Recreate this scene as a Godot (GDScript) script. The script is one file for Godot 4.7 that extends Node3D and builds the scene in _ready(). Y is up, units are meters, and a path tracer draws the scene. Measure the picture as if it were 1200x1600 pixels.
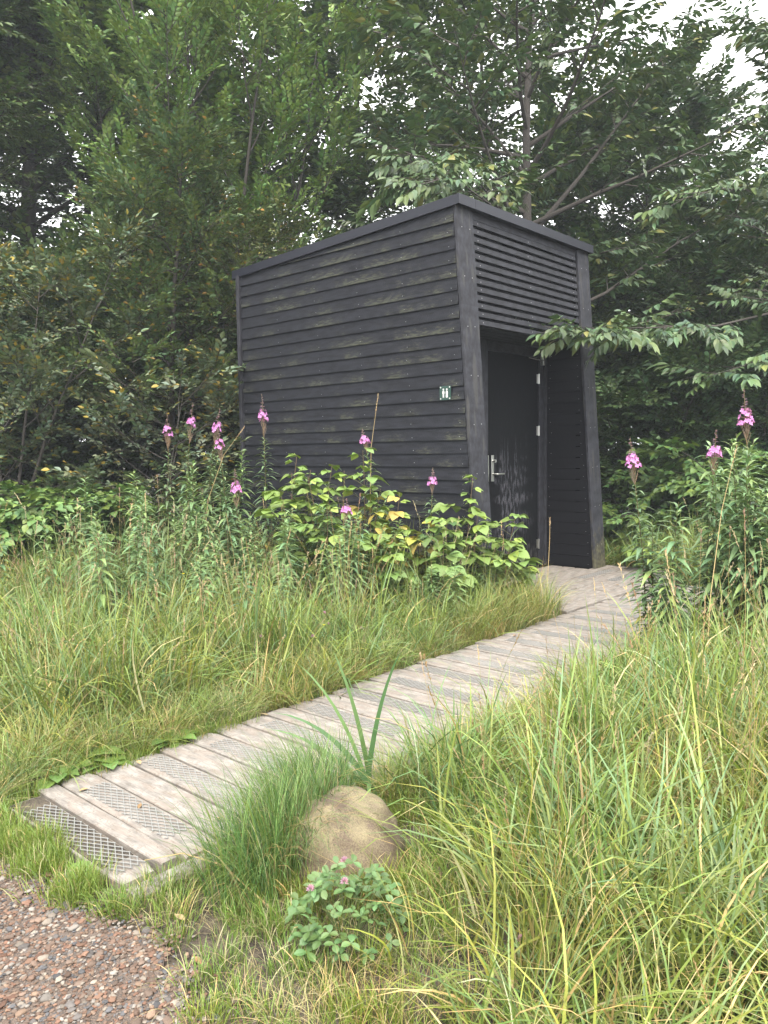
extends Node3D
# A black clad lavatory hut at the end of a boardwalk through a wild meadow, with woods behind it.
# World: x runs along the hut's front, z points out of its door, y = 0 is the top of the boardwalk.

var rng := RandomNumberGenerator.new()
var nz := FastNoiseLite.new()
var names := {}
var M := {}
const GROUND := -0.036

# ------------------------------------------------------------------ shape collector
class Sh:
	var v := PackedVector3Array()
	var n := PackedVector3Array()
	var c := PackedColorArray()
	var uv := PackedVector2Array()
	var col := Color.WHITE
	func tri(a: Vector3, b: Vector3, d: Vector3, ua := Vector2.ZERO, ub := Vector2.ZERO, ud := Vector2.ZERO) -> void:
		var nn := (d - a).cross(b - a)
		var l := nn.length()
		if l < 1e-12:
			return
		nn /= l
		v.append(a); v.append(b); v.append(d)
		n.append(nn); n.append(nn); n.append(nn)
		c.append(col); c.append(col); c.append(col)
		uv.append(ua); uv.append(ub); uv.append(ud)
	func stri(a: Vector3, b: Vector3, d: Vector3, na: Vector3, nb: Vector3, nd: Vector3, ua := Vector2.ZERO, ub := Vector2.ZERO, ud := Vector2.ZERO) -> void:
		v.append(a); v.append(b); v.append(d)
		n.append(na); n.append(nb); n.append(nd)
		c.append(col); c.append(col); c.append(col)
		uv.append(ua); uv.append(ub); uv.append(ud)
	func quad(a: Vector3, b: Vector3, d: Vector3, e: Vector3, ua := Vector2.ZERO, ub := Vector2.ZERO, ud := Vector2.ZERO, ue := Vector2.ZERO) -> void:
		tri(a, b, d, ua, ub, ud)
		tri(a, d, e, ua, ud, ue)
	# eight corners: bottom (-x-z)(+x-z)(+x+z)(-x+z), then the same on top
	func hexa(p: Array) -> void:
		quad(p[4], p[5], p[6], p[7]); quad(p[3], p[2], p[1], p[0]); quad(p[7], p[6], p[2], p[3])
		quad(p[5], p[4], p[0], p[1]); quad(p[6], p[5], p[1], p[2]); quad(p[4], p[7], p[3], p[0])
	func box(lo: Vector3, hi: Vector3) -> void:
		hexa([Vector3(lo.x, lo.y, lo.z), Vector3(hi.x, lo.y, lo.z), Vector3(hi.x, lo.y, hi.z), Vector3(lo.x, lo.y, hi.z),
			Vector3(lo.x, hi.y, lo.z), Vector3(hi.x, hi.y, lo.z), Vector3(hi.x, hi.y, hi.z), Vector3(lo.x, hi.y, hi.z)])
	# a bar of chamfered rectangular section from p0 to p1; r and f span the section
	func bar(p0: Vector3, p1: Vector3, r: Vector3, f: Vector3, w: float, d: float, ch: float, us := 1.0, uo := Vector2.ZERO) -> void:
		var a := w * 0.5
		var b := d * 0.5
		var prof := [Vector2(-a + ch, -b), Vector2(a - ch, -b), Vector2(a, -b + ch), Vector2(a, b - ch), Vector2(a - ch, b), Vector2(-a + ch, b), Vector2(-a, b - ch), Vector2(-a, -b + ch)]
		var len := p0.distance_to(p1)
		var flip := (p1 - p0).dot(r.cross(f)) < 0.0
		var run := 0.0
		for i in 8:
			var q: Vector2 = prof[i]
			var s: Vector2 = prof[(i + 1) % 8]
			var e := q.distance_to(s)
			var A := p0 + r * q.x + f * q.y
			var B := p0 + r * s.x + f * s.y
			var C := p1 + r * s.x + f * s.y
			var D := p1 + r * q.x + f * q.y
			var u0 := uo + Vector2(run * us, 0)
			var u1 := uo + Vector2((run + e) * us, 0)
			var u2 := u1 + Vector2(0, len * us)
			var u3 := u0 + Vector2(0, len * us)
			if flip:
				quad(A, B, C, D, u0, u1, u2, u3)
			else:
				quad(D, C, B, A, u3, u2, u1, u0)
			run += e
		for k in 2:
			var o := p0 if k == 0 else p1
			for i in range(1, 7):
				var q: Vector2 = prof[0]
				var s: Vector2 = prof[i]
				var t: Vector2 = prof[i + 1]
				var P0 := o + r * q.x + f * q.y
				var P1 := o + r * s.x + f * s.y
				var P2 := o + r * t.x + f * t.y
				if (k == 0) != flip:
					tri(P0, P1, P2, uo + q * us, uo + s * us, uo + t * us)
				else:
					tri(P0, P2, P1, uo + q * us, uo + t * us, uo + s * us)
	func tube(p: Array, r: Array, sides: int, vs := 1.0) -> void:
		var m := p.size()
		var prev: Array = []
		var prevn: Array = []
		var run := 0.0
		var side := Vector3.ZERO
		for i in m:
			var d: Vector3 = (p[min(i + 1, m - 1)] - p[max(i - 1, 0)]).normalized()
			if i == 0:
				side = d.cross(Vector3(0.31, 0.2, 0.93))
				if side.length() < 0.05:
					side = d.cross(Vector3.RIGHT)
			else:
				run += p[i].distance_to(p[i - 1])
			side = (side - d * side.dot(d)).normalized()
			var up := d.cross(side)
			var ring: Array = []
			var rn: Array = []
			for k in sides:
				var a := TAU * k / sides
				var o := side * cos(a) + up * sin(a)
				ring.append(p[i] + o * r[i]); rn.append(o)
			if i > 0:
				for k in sides:
					var k2 := (k + 1) % sides
					var ua := Vector2(float(k) / sides, (run - p[i].distance_to(p[i - 1])) * vs)
					var ub := Vector2(float(k + 1) / sides, ua.y)
					var uc := Vector2(ub.x, run * vs)
					var ue := Vector2(ua.x, run * vs)
					stri(prev[k], ring[k], ring[k2], prevn[k], rn[k], rn[k2], ua, ue, uc)
					stri(prev[k], ring[k2], prev[k2], prevn[k], rn[k2], prevn[k2], ua, uc, ub)
			prev = ring
			prevn = rn
	func cap(o: Vector3, d: Vector3, r: float, sides: int) -> void:
		var s := d.cross(Vector3(0.31, 0.2, 0.93)).normalized()
		var u := d.cross(s).normalized()
		for k in sides:
			var a := TAU * k / sides
			var b := TAU * (k + 1) / sides
			tri(o, o + (s * cos(b) + u * sin(b)) * r, o + (s * cos(a) + u * sin(a)) * r)
	func mesh(m: Material) -> ArrayMesh:
		var am := ArrayMesh.new()
		if v.size() == 0:
			return am
		var arr := []
		arr.resize(Mesh.ARRAY_MAX)
		arr[Mesh.ARRAY_VERTEX] = v
		arr[Mesh.ARRAY_NORMAL] = n
		arr[Mesh.ARRAY_COLOR] = c
		arr[Mesh.ARRAY_TEX_UV] = uv
		am.add_surface_from_arrays(Mesh.PRIMITIVE_TRIANGLES, arr)
		am.surface_set_material(0, m)
		return am

# ------------------------------------------------------------------ naming
func numbered(called: String) -> String:
	var k: int = names.get(called, 0)
	names[called] = k + 1
	return called if k == 0 else "%s_%03d" % [called, k]

func tag(o: Node, label: String, category := "", group := "", kind := "") -> Node:
	if label: o.set_meta("label", label)
	if category: o.set_meta("category", category)
	if group: o.set_meta("group", group)
	if kind: o.set_meta("kind", kind)
	return o

func thing(called: String, at: Vector3, label: String, category: String, group := "", kind := "") -> Node3D:
	var o := Node3D.new()
	o.name = numbered(called)
	add_child(o)
	o.position = at
	tag(o, label, category, group, kind)
	return o

func part(called: String, m: Mesh, parent: Node, xf := Transform3D()) -> MeshInstance3D:
	var o := MeshInstance3D.new()
	o.name = called
	o.mesh = m
	o.transform = xf
	parent.add_child(o, true)
	return o

func solo(called: String, m: Mesh, at: Vector3, label: String, category: String, group := "", kind := "") -> MeshInstance3D:
	var o := MeshInstance3D.new()
	o.name = numbered(called)
	o.mesh = m
	o.position = at
	add_child(o)
	tag(o, label, category, group, kind)
	return o

func scatter(called: String, m: Mesh, xfs: Array, cols: Array, parent: Node) -> MultiMeshInstance3D:
	var mm := MultiMesh.new()
	mm.transform_format = MultiMesh.TRANSFORM_3D
	mm.use_colors = true
	mm.mesh = m
	mm.instance_count = xfs.size()
	for i in xfs.size():
		mm.set_instance_transform(i, xfs[i])
		mm.set_instance_color(i, cols[i])
	var o := MultiMeshInstance3D.new()
	o.name = called
	o.multimesh = mm
	parent.add_child(o, true)
	return o

func rf(a: float, b: float) -> float:
	return rng.randf_range(a, b)

func lin(r: float, g: float, b: float) -> Color:      # a linear base colour as a vertex colour (materials halve it)
	return Color(r * 2.0, g * 2.0, b * 2.0)

func jitter(c: Color, k: float) -> Color:
	var b := rf(1.0 - k, 1.0 + k)
	var w := rf(-0.5, 0.5) * k
	return Color(c.r * b * (1.0 + w), c.g * b, c.b * b * (1.0 - w))

# ------------------------------------------------------------------ materials
func mat(r: float, g: float, b: float, rough: float, metal := 0.0) -> StandardMaterial3D:
	var m := StandardMaterial3D.new()
	m.albedo_color = Color(r, g, b).linear_to_srgb()
	m.roughness = rough
	m.metallic = metal
	return m

func leaf_mat(rough: float, back: float, spec := 0.5) -> StandardMaterial3D:
	var m := mat(0.5, 0.5, 0.5, rough)
	m.vertex_color_use_as_albedo = true
	m.cull_mode = BaseMaterial3D.CULL_DISABLED
	m.metallic_specular = spec
	m.backlight_enabled = back > 0.0
	m.backlight = Color(back, back, back * 0.55)
	return m

func tex(w: int, h: int, f: Callable) -> ImageTexture:
	var im := Image.create(w, h, false, Image.FORMAT_RGB8)
	for y in h:
		for x in w:
			var k: Color = f.call(x, y)
			im.set_pixel(x, y, k.linear_to_srgb())
	return ImageTexture.create_from_image(im)

func sm(a: float, b: float, x: float) -> float:
	return smoothstep(a, b, x)

func fbm(x: float, y: float) -> float:
	return nz.get_noise_2d(x, y) * 0.5 + nz.get_noise_2d(x * 2.1 + 9.0, y * 2.1) * 0.28 + nz.get_noise_2d(x * 4.3, y * 4.3 + 5.0) * 0.17 + nz.get_noise_2d(x * 9.0 + 3.0, y * 9.0) * 0.11

func siding_px(x: int, y: int) -> Color:
	# eight boards under one another, 96 pixels each; real size 3.3 m by 0.12 m
	var row := y / 96
	var t := (y % 96) / 96.0
	var u := x * 3.3 / 2048.0
	var v := t * 0.12
	var o := row * 37.0
	var grain := nz.get_noise_2d(u * 5.0 + o, v * 260.0 + o) * 0.6 + nz.get_noise_2d(u * 16.0 + o, v * 620.0) * 0.4
	var blot := nz.get_noise_2d(u * 6.0 + o + 91.0, v * 22.0 + o)
	var fleck := nz.get_noise_2d(u * 90.0 + o, v * 330.0 + 17.0)
	var base := 0.0105 * (1.0 + 0.36 * grain + 0.3 * blot)
	var c := Color(base * 0.9, base * 0.99, base * 1.4)
	if fleck > 0.72:
		c = c.lerp(Color(0.1, 0.1, 0.11), sm(0.72, 0.9, fleck) * 0.35)
	# pale algae film clinging to the lower edges, in patches with ragged tops
	var many := 0.85 if row < 3 else (0.45 if row < 5 else 0.18)
	var patch := nz.get_noise_2d(u * 1.7 + o * 3.0, 5.0 + o) * 0.8 + nz.get_noise_2d(u * 7.0 + o, 9.0) * 0.35
	var ragged := 0.5 * fbm(u * 9.0 + o, v * 45.0)
	var reach := sm(0.45, 1.05, t + ragged) * sm(0.15 - 0.6 * many, 1.0 - 0.45 * many, patch + 0.5 * fbm(u * 20.0, v * 90.0 + o))
	reach *= 0.75 + 0.35 * nz.get_noise_2d(u * 22.0, v * 420.0 + o)
	c = c.lerp(Color(0.072, 0.075, 0.05), clampf(reach, 0.0, 1.0) * 0.75)
	# knots
	var k := nz.get_noise_2d(u * 2.6 + o * 1.7, v * 22.0 + o)
	if k > 0.78:
		c = c.darkened(sm(0.78, 0.86, k) * 0.4)
	return c

func trim_px(x: int, y: int) -> Color:
	var u := x / 256.0
	var v := y / 1024.0
	var g := nz.get_noise_2d(u * 60.0, v * 9.0) * 0.6 + nz.get_noise_2d(u * 150.0 + 7.0, v * 18.0) * 0.5
	var b := 0.0225 * (1.0 + 0.38 * g + 0.25 * nz.get_noise_2d(u * 8.0, v * 6.0 + 40.0))
	return Color(b * 0.97, b * 1.0, b * 1.27)

func post_px(x: int, y: int) -> Color:
	# the whole corner board, foot at the top of the picture: the paint has worn off the foot and algae grows there
	var u := x / 256.0
	var v := y / 2048.0
	var c := trim_px(x, (y * 2) % 1024)
	var worn := 1.0 - sm(0.035, 0.115, v + 0.035 * nz.get_noise_2d(u * 26.0, v * 14.0) + 0.02 * nz.get_noise_2d(u * 60.0, v * 50.0))
	var g := 0.8 + 0.35 * nz.get_noise_2d(u * 70.0, v * 60.0)
	c = c.lerp(Color(0.105 * g, 0.10 * g, 0.058 * g), worn * 0.8)
	var streak := sm(0.55, 0.8, nz.get_noise_2d(u * 34.0 + 3.0, v * 5.0))
	return c.lerp(Color(0.06, 0.058, 0.055), streak * 0.5)

func plank_px(x: int, y: int) -> Color:
	# 0.5 m across by 1 m along
	var u := x / 512.0
	var v := y / 1024.0
	var g := nz.get_noise_2d(u * 120.0, v * 7.0) * 0.55 + nz.get_noise_2d(u * 330.0, v * 15.0 + 11.0) * 0.5
	var bl := nz.get_noise_2d(u * 9.0 + 31.0, v * 6.0) + 0.5 * nz.get_noise_2d(u * 30.0, v * 22.0 + 5.0)
	var b := 0.185 * (1.0 + 0.28 * g + 0.22 * bl)
	var c := Color(b * 1.04, b * 0.95, b * 0.86)
	var warm := nz.get_noise_2d(u * 6.0, v * 5.0 + 71.0)
	c = c.lerp(Color(0.19, 0.155, 0.13), sm(0.0, 0.6, warm) * 0.5)
	var crack := nz.get_noise_2d(u * 70.0 + 13.0, v * 2.3)
	if absf(crack) < 0.018:
		c = c.darkened(0.45)
	var dirt := nz.get_noise_2d(u * 40.0, v * 46.0 + 3.0) + 0.6 * nz.get_noise_2d(u * 9.0, v * 13.0 + 23.0)
	c = c.lerp(Color(0.12, 0.095, 0.07), sm(0.5, 1.2, dirt) * 0.55)
	return c

func door_px(x: int, y: int) -> Color:
	var u := x / 512.0
	var v := y / 1024.0
	var g := nz.get_noise_2d(u * 95.0, v * 8.0) * 0.6 + nz.get_noise_2d(u * 240.0, v * 22.0) * 0.5
	var b := 0.0065 * (1.0 + 0.3 * g)
	var c := Color(b * 0.95, b * 1.02, b * 1.2)
	# rubbed and scratched paint: upright pale streaks low down in the middle of the leaf
	var where := sm(0.42, 0.62, v + 0.1 * nz.get_noise_2d(u * 14.0, 3.0)) * sm(0.12, 0.26, u + 0.08 * nz.get_noise_2d(3.0, v * 20.0)) * (1.0 - sm(0.5, 0.86, u + 0.15 * nz.get_noise_2d(7.0, v * 14.0)))
	var st := fbm(u * 22.0, v * 13.0) * 0.9 + nz.get_noise_2d(u * 150.0, v * 14.0) * 0.3 + nz.get_noise_2d(u * 260.0, v * 160.0) * 0.4
	c = c.lerp(Color(0.085, 0.086, 0.10), where * sm(-0.15, 0.6, st) * 0.85)
	var low := sm(0.90, 0.97, v + 0.06 * nz.get_noise_2d(u * 18.0, 50.0))
	c = c.lerp(Color(0.09, 0.085, 0.08), low * sm(-0.2, 0.7, st) * 0.7)
	return c

func rock_px(x: int, y: int) -> Color:
	var u := x / 512.0
	var v := y / 512.0
	var a := fbm(u * 2.6, v * 2.6)
	var f := fbm(u * 70.0 + 4.0, v * 70.0)
	var g := nz.get_noise_2d(u * 210.0, v * 210.0)
	var c := Color(0.150, 0.112, 0.072).lerp(Color(0.17, 0.12, 0.10), sm(-0.1, 0.4, fbm(u * 5.0 + 20.0, v * 5.0)))
	c = c.lerp(Color(0.36, 0.31, 0.18), sm(-0.2, 0.3, a + 0.6 * f) * 0.85)
	c = c * (0.66 * (1.0 + 0.6 * f + 0.25 * g))
	if f + 0.3 * g > 0.42:
		c = c.lerp(Color(0.06, 0.05, 0.035), 0.6)
	c.a = 1.0
	return c

func soil_px(x: int, y: int) -> Color:
	var u := x / 512.0
	var v := y / 512.0
	var a := nz.get_noise_2d(u * 12.0, v * 12.0) + 0.6 * nz.get_noise_2d(u * 45.0, v * 45.0)
	var f := nz.get_noise_2d(u * 160.0, v * 160.0)
	var b := 0.05 * (1.0 + 0.4 * a + 0.5 * f)
	return Color(b * 1.15, b * 0.92, b * 0.66)

func grit_px(x: int, y: int) -> Color:
	var u := x / 512.0
	var v := y / 512.0
	var f := nz.get_noise_2d(u * 150.0, v * 150.0)
	var g := nz.get_noise_2d(u * 90.0 + 50.0, v * 90.0)
	var b := 0.06 * (1.0 + 0.6 * f + 0.3 * nz.get_noise_2d(u * 10.0, v * 10.0))
	return Color(b * 1.2, b * 0.95, b * 0.8).lerp(Color(0.12, 0.085, 0.065), sm(0.2, 0.6, g))

func bark_px(x: int, y: int) -> Color:
	var u := x / 256.0
	var v := y / 512.0
	var g := nz.get_noise_2d(u * 14.0, v * 40.0) * 0.6 + nz.get_noise_2d(u * 40.0, v * 16.0) * 0.5
	var b := 0.048 * (1.0 + 0.5 * g)
	return Color(b * 1.1, b * 0.96, b * 0.86)

func textured(t: Texture2D, rough: float, tri := 0.0) -> StandardMaterial3D:
	var m := mat(1, 1, 1, rough)
	m.albedo_texture = t
	if tri > 0.0:
		m.uv1_triplanar = true
		m.uv1_world_triplanar = true
		m.uv1_scale = Vector3(tri, tri, tri)
	return m

func make_materials() -> void:
	nz.noise_type = FastNoiseLite.TYPE_SIMPLEX
	nz.frequency = 1.0
	nz.fractal_type = FastNoiseLite.FRACTAL_NONE
	nz.seed = 11
	M.siding = textured(tex(2048, 768, siding_px), 0.68)
	M.siding.metallic_specular = 0.3
	M.trim = textured(tex(256, 1024, trim_px), 0.65)
	M.trim.metallic_specular = 0.35
	M.post = textured(tex(256, 2048, post_px), 0.65)
	M.post.metallic_specular = 0.35
	M.plank = textured(tex(512, 1024, plank_px), 0.85)
	M.door = textured(tex(512, 1024, door_px), 0.75)
	M.door.metallic_specular = 0.15
	M.rock = textured(tex(512, 512, rock_px), 0.9, 1.9)
	M.soil = textured(tex(512, 512, soil_px), 0.95, 0.7)
	M.grit = textured(tex(512, 512, grit_px), 0.95, 1.7)
	M.bark = textured(tex(256, 512, bark_px), 0.9)
	M.flashing = mat(0.009, 0.010, 0.017, 0.38, 0.0)
	M.flashing.metallic_specular = 0.35
	M.black = mat(0.0055, 0.0058, 0.008, 0.8)
	M.black.metallic_specular = 0.25
	M.steel = mat(0.52, 0.52, 0.50, 0.32, 1.0)
	M.mesh_metal = mat(0.21, 0.21, 0.205, 0.6, 0.2)
	M.nail = mat(0.30, 0.30, 0.31, 0.45, 0.5)
	M.sign = mat(0.005, 0.036, 0.026, 0.5)
	M.white = mat(0.5, 0.5, 0.5, 0.5)
	M.brick = mat(0.23, 0.085, 0.05, 0.9)
	M.leaf = leaf_mat(0.42, 0.5)
	M.leaf_soft = leaf_mat(0.46, 0.55)
	M.grass = leaf_mat(0.42, 0.6, 0.42)
	M.petal = leaf_mat(0.6, 0.6, 0.3)
	M.stem = leaf_mat(0.6, 0.0, 0.4)
	M.pebble = leaf_mat(0.75, 0.0, 0.35)
	M.dry = leaf_mat(0.85, 0.2, 0.2)

# ------------------------------------------------------------------ ready
func _ready() -> void:
	rng.seed = 4711
	var cam := Camera3D.new()
	cam.name = "camera"
	cam.fov = 66.37
	cam.far = 400.0
	cam.near = 0.05
	add_child(cam)
	var yaw := 0.8397
	var pit := 0.0785
	var rol := -0.014
	var fw := Vector3(sin(yaw) * cos(pit), -sin(pit), -cos(yaw) * cos(pit))
	var rt := Vector3(cos(yaw), 0, sin(yaw))
	var up := rt.cross(fw)
	var bx := rt * cos(rol) + up * sin(rol)
	var by := up * cos(rol) - rt * sin(rol)
	cam.transform = Transform3D(Basis(bx, by, -fw), Vector3(-5.656, 1.32, 3.99))
	cam.current = true

	var env := Environment.new()
	env.background_mode = Environment.BG_SKY
	var sky := Sky.new()
	var sk := ProceduralSkyMaterial.new()
	sk.sky_top_color = Color(1.0, 1.0, 1.0)
	sk.sky_horizon_color = Color(0.90, 0.905, 0.91)
	sk.sky_curve = 0.25
	sk.ground_bottom_color = Color(0.22, 0.22, 0.18)
	sk.ground_horizon_color = Color(0.45, 0.47, 0.42)
	sk.sun_angle_max = 1.0
	sky.sky_material = sk
	env.sky = sky
	env.tonemap_mode = Environment.TONE_MAPPER_LINEAR
	env.tonemap_exposure = 4.8
	env.fog_enabled = true
	env.fog_density = 0.0018
	env.fog_light_color = Color(0.9, 0.93, 0.97)
	env.sdfgi_enabled = true
	env.ssao_enabled = true
	env.ssil_enabled = true
	var we := WorldEnvironment.new()
	we.name = "sky_environment"
	we.environment = env
	add_child(we)

	var sun := DirectionalLight3D.new()
	sun.name = "sun"
	sun.light_energy = 0.45
	sun.light_angular_distance = 28.0
	sun.light_color = Color(1.0, 0.97, 0.92)
	sun.shadow_enabled = true
	add_child(sun)
	sun.look_at_from_position(Vector3(-6, 10, 5), Vector3(0, 0, 0))

	make_materials()
	build_ground()
	build_boardwalk()
	build_hut()
	build_woods()
	build_meadow_plants()
	build_grass()
	build_details()

# ------------------------------------------------------------------ ground
func build_ground() -> void:
	var s := Sh.new()
	var xs := [-150.0, -60.0, -25.0]
	var k := -12.0
	while k <= 12.01:
		xs.append(k); k += 0.5
	xs.append_array([25.0, 60.0, 150.0])
	for i in xs.size() - 1:
		for j in xs.size() - 1:
			var p := []
			for o in [[0, 0], [1, 0], [1, 1], [0, 1]]:
				var x: float = xs[i + o[0]]
				var z: float = xs[j + o[1]] - 2.0
				p.append(Vector3(x, ground_y(x, z), z))
			s.quad(p[0], p[1], p[2], p[3])
	var g := solo("ground", s.mesh(M.soil), Vector3.ZERO, "", "", "", "structure")

	s = Sh.new()
	var z := -7.0
	while z < 9.0:
		var e0 := gravel_edge(z)
		var e1 := gravel_edge(z + 0.06)
		s.quad(Vector3(-14, GROUND + 0.012, z), Vector3(e0, GROUND + 0.012, z), Vector3(e1, GROUND + 0.012, z + 0.06), Vector3(-14, GROUND + 0.012, z + 0.06))
		z += 0.06
	solo("gravel_path", s.mesh(M.grit), Vector3.ZERO, "", "", "", "structure")

func ground_y(x: float, z: float) -> float:
	var f := clampf((absf(z - 1.4) - 0.8) / 1.5, 0.0, 1.0) * clampf((x + 4.6) / 1.0, 0.0, 1.0)
	return GROUND + 0.05 * f * nz.get_noise_2d(x * 0.35, z * 0.35)

func gravel_edge(z: float) -> float:
	return -4.60 + 0.06 * nz.get_noise_2d(z * 1.3, 2.0) + 0.035 * nz.get_noise_2d(z * 5.0, 8.0) - (0.05 if z > 0.8 and z < 1.85 else 0.0)

# ------------------------------------------------------------------ boardwalk and deck
func mesh_strip(w: float, l: float) -> ArrayMesh:
	# expanded metal: two families of raised strands crossing in long diamonds
	var s := Sh.new()
	var cw := 0.0245
	var cl := 0.047
	for fam: float in [-1.0, 1.0]:
		var k := -int(l / cl) - int(w / cw) - 2
		while k < int(l / cl) + int(w / cw) + 2:
			# line: across a (x), along b (z): b = cl * (k + fam * a / cw)
			var a0 := 0.0
			var a1 := w
			var b0 := cl * k
			var b1: float = cl * (k + fam * w / cw)
			var da := a1 - a0
			var db := b1 - b0
			var t0 := 0.0
			var t1 := 1.0
			var tA := (0.0 - b0) / db
			var tB := (l - b0) / db
			t0 = maxf(t0, minf(tA, tB))
			t1 = minf(t1, maxf(tA, tB))
			if t1 - t0 > 0.04:
				var P := Vector3(a0 + da * t0 - w / 2, 0.0016, b0 + db * t0)
				var Q := Vector3(a0 + da * t1 - w / 2, 0.0016, b0 + db * t1)
				var d := (Q - P).normalized()
				var r := d.cross(Vector3.UP).normalized()
				s.bar(P, Q, r, Vector3.UP, 0.0033, 0.003 + 0.0004 * fam, 0.0005)
			k += 1
	return s.mesh(M.mesh_metal)

func plank_mesh(w: float, l: float, worn: float) -> ArrayMesh:
	# a board of length l along z and width w along x, its top at y = 0, ends worn round
	var s := Sh.new()
	var o := Vector2(rf(0, 1), rf(0, 1))
	var cuts := [0.0, 0.018, 0.06, l * 0.33, l * 0.66, l - 0.06, l - 0.018, l]
	var ring: Array = []
	var bow := rf(-0.003, 0.003)
	for i in cuts.size():
		var z: float = cuts[i]
		var e := minf(z, l - z)
		var pinch := worn * (1.0 - clampf(e / 0.06, 0.0, 1.0))
		var h := w / 2 - pinch * rf(0.6, 1.4)
		var drop := -0.5 * pinch + bow * sin(PI * z / l) + rf(-0.0012, 0.0012)
		var c := 0.003
		ring.append([Vector3(-h, drop - 0.035, z), Vector3(-h, drop - c, z), Vector3(-h + c, drop, z), Vector3(0, drop + 0.001, z), Vector3(h - c, drop, z), Vector3(h, drop - c, z), Vector3(h, drop - 0.035, z)])
	for i in ring.size() - 1:
		for j in 6:
			var A: Vector3 = ring[i][j]
			var B: Vector3 = ring[i][j + 1]
			var C: Vector3 = ring[i + 1][j + 1]
			var D: Vector3 = ring[i + 1][j]
			s.quad(A, B, C, D, o + Vector2(A.x * 2 + A.y * 2, A.z), o + Vector2(B.x * 2 + B.y * 2, B.z), o + Vector2(C.x * 2 + C.y * 2, C.z), o + Vector2(D.x * 2 + D.y * 2, D.z))
	for e in 2:
		var R: Array = ring[0] if e == 0 else ring[ring.size() - 1]
		for j in range(1, 6):
			if e == 1:
				s.tri(R[0], R[j], R[j + 1], o, o + Vector2(0.05, 0.02), o + Vector2(0.1, 0))
			else:
				s.tri(R[0], R[j + 1], R[j], o, o + Vector2(0.05, 0.02), o + Vector2(0.1, 0))
	return s.mesh(M.plank)

func build_boardwalk() -> void:
	var path := thing("boardwalk_path", Vector3.ZERO, "", "", "", "structure")
	var kinds := []
	for i in 7:
		kinds.append(plank_mesh(0.141, 0.9, rf(0.006, 0.018)))
	var narrow := plank_mesh(0.078, 0.9, 0.01)
	var first := plank_mesh(0.128, 0.83, 0.008)
	var strips := [mesh_strip(0.1, 0.66), mesh_strip(0.104, 0.6)]
	var x := -4.425
	var i := 0
	while x < 1.72:
		var near_z := 1.83 + rf(-0.015, 0.02)
		var far_z := near_z - 0.9
		var m: Mesh = kinds[i % 7]
		var cx := x
		if i == 1:
			m = narrow
			cx = -4.308
		elif i == 0:
			cx = -4.424
			m = first
			far_z = 1.0
		else:
			cx = -4.193 + (i - 2) * 0.1545
		var xf := Transform3D(Basis(Vector3.UP, rf(-0.008, 0.008)), Vector3(cx, rf(-0.003, 0.002), far_z))
		if i > 1 and rng.randf() < 0.5:
			xf = Transform3D(Basis(Vector3.UP, PI + rf(-0.008, 0.008)), Vector3(cx, rf(-0.003, 0.002), far_z + 0.9))
		var p := part("plank", m, path, xf)
		if i % 2 == 0:
			var back := xf.basis.z.z < 0.0
			var q := part("anti_slip_mesh", strips[i / 2 % 2], p, Transform3D(Basis(), Vector3(rf(-0.008, 0.008), 0.0025, (0.9 - 0.66 - 0.03 - rf(0.0, 0.1)) if back else (0.03 + rf(0.0, 0.1)))))
			if i == 0:
				var ds := Sh.new()
				ds.box(Vector3(-0.055, 0.0005, 0.02), Vector3(0.057, 0.0035, 0.70))
				part("dirt", ds.mesh(M.soil), p)
				q.position.y = 0.005
		x = cx + 0.1545
		i += 1
	# timber along the near edge, its sawn end dark and open
	var s := Sh.new()
	s.bar(Vector3(-4.49, -0.034, 1.885), Vector3(-1.2, -0.034, 1.875), Vector3(0, 0, 1), Vector3.UP, 0.07, 0.062, 0.014, 1.0, Vector2(0.3, 0.1))
	part("edging_timber", s.mesh(M.plank), path)
	s = Sh.new()
	s.bar(Vector3(-1.19, -0.034, 1.875), Vector3(1.75, -0.034, 1.88), Vector3(0, 0, 1), Vector3.UP, 0.07, 0.062, 0.014, 1.0, Vector2(0.7, 0.4))
	part("edging_timber", s.mesh(M.plank), path)
	s = Sh.new()
	s.bar(Vector3(-4.46, -0.057, 1.12), Vector3(1.7, -0.057, 1.12), Vector3(0, 0, 1), Vector3.UP, 0.06, 0.036, 0.004)
	part("bearer", s.mesh(M.black), path)
	s = Sh.new()
	s.bar(Vector3(-4.46, -0.055, 1.66), Vector3(1.7, -0.055, 1.66), Vector3(0, 0, 1), Vector3.UP, 0.06, 0.036, 0.004)
	part("bearer", s.mesh(M.black), path)

	var deck := thing("deck", Vector3.ZERO, "", "", "", "structure")
	var turn := Basis(Vector3.UP, PI / 2)     # board length along x
	for k in 10:
		var z := 0.845 - 0.1555 * k
		var x0 := -0.02 + rf(-0.02, 0.02)
		var cut := 1.25 + (0.25 if k % 2 == 0 else -0.2)
		var ends := [[x0, x0 + cut - 0.004], [x0 + cut + 0.004, 2.52]]
		if z < -0.05:
			ends = [[0.26, 2.14]]
		if z < -0.52:
			break
		for e in ends:
			var pm := plank_mesh(0.140, e[1] - e[0], 0.004)
			var p := part("plank", pm, deck, Transform3D(turn, Vector3(e[0], rf(-0.002, 0.002), z)))
			if k % 2 == 0 and e[0] > 0.5:
				part("anti_slip_mesh", strips[k % 2], p, Transform3D(Basis(), Vector3(0, 0.0025, 0.0 + rf(0.0, 0.06))))
	s = Sh.new()
	s.bar(Vector3(0.0, -0.055, 0.5), Vector3(2.5, -0.055, 0.5), Vector3(0, 0, 1), Vector3.UP, 0.06, 0.036, 0.004)
	part("bearer", s.mesh(M.black), deck)

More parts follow.
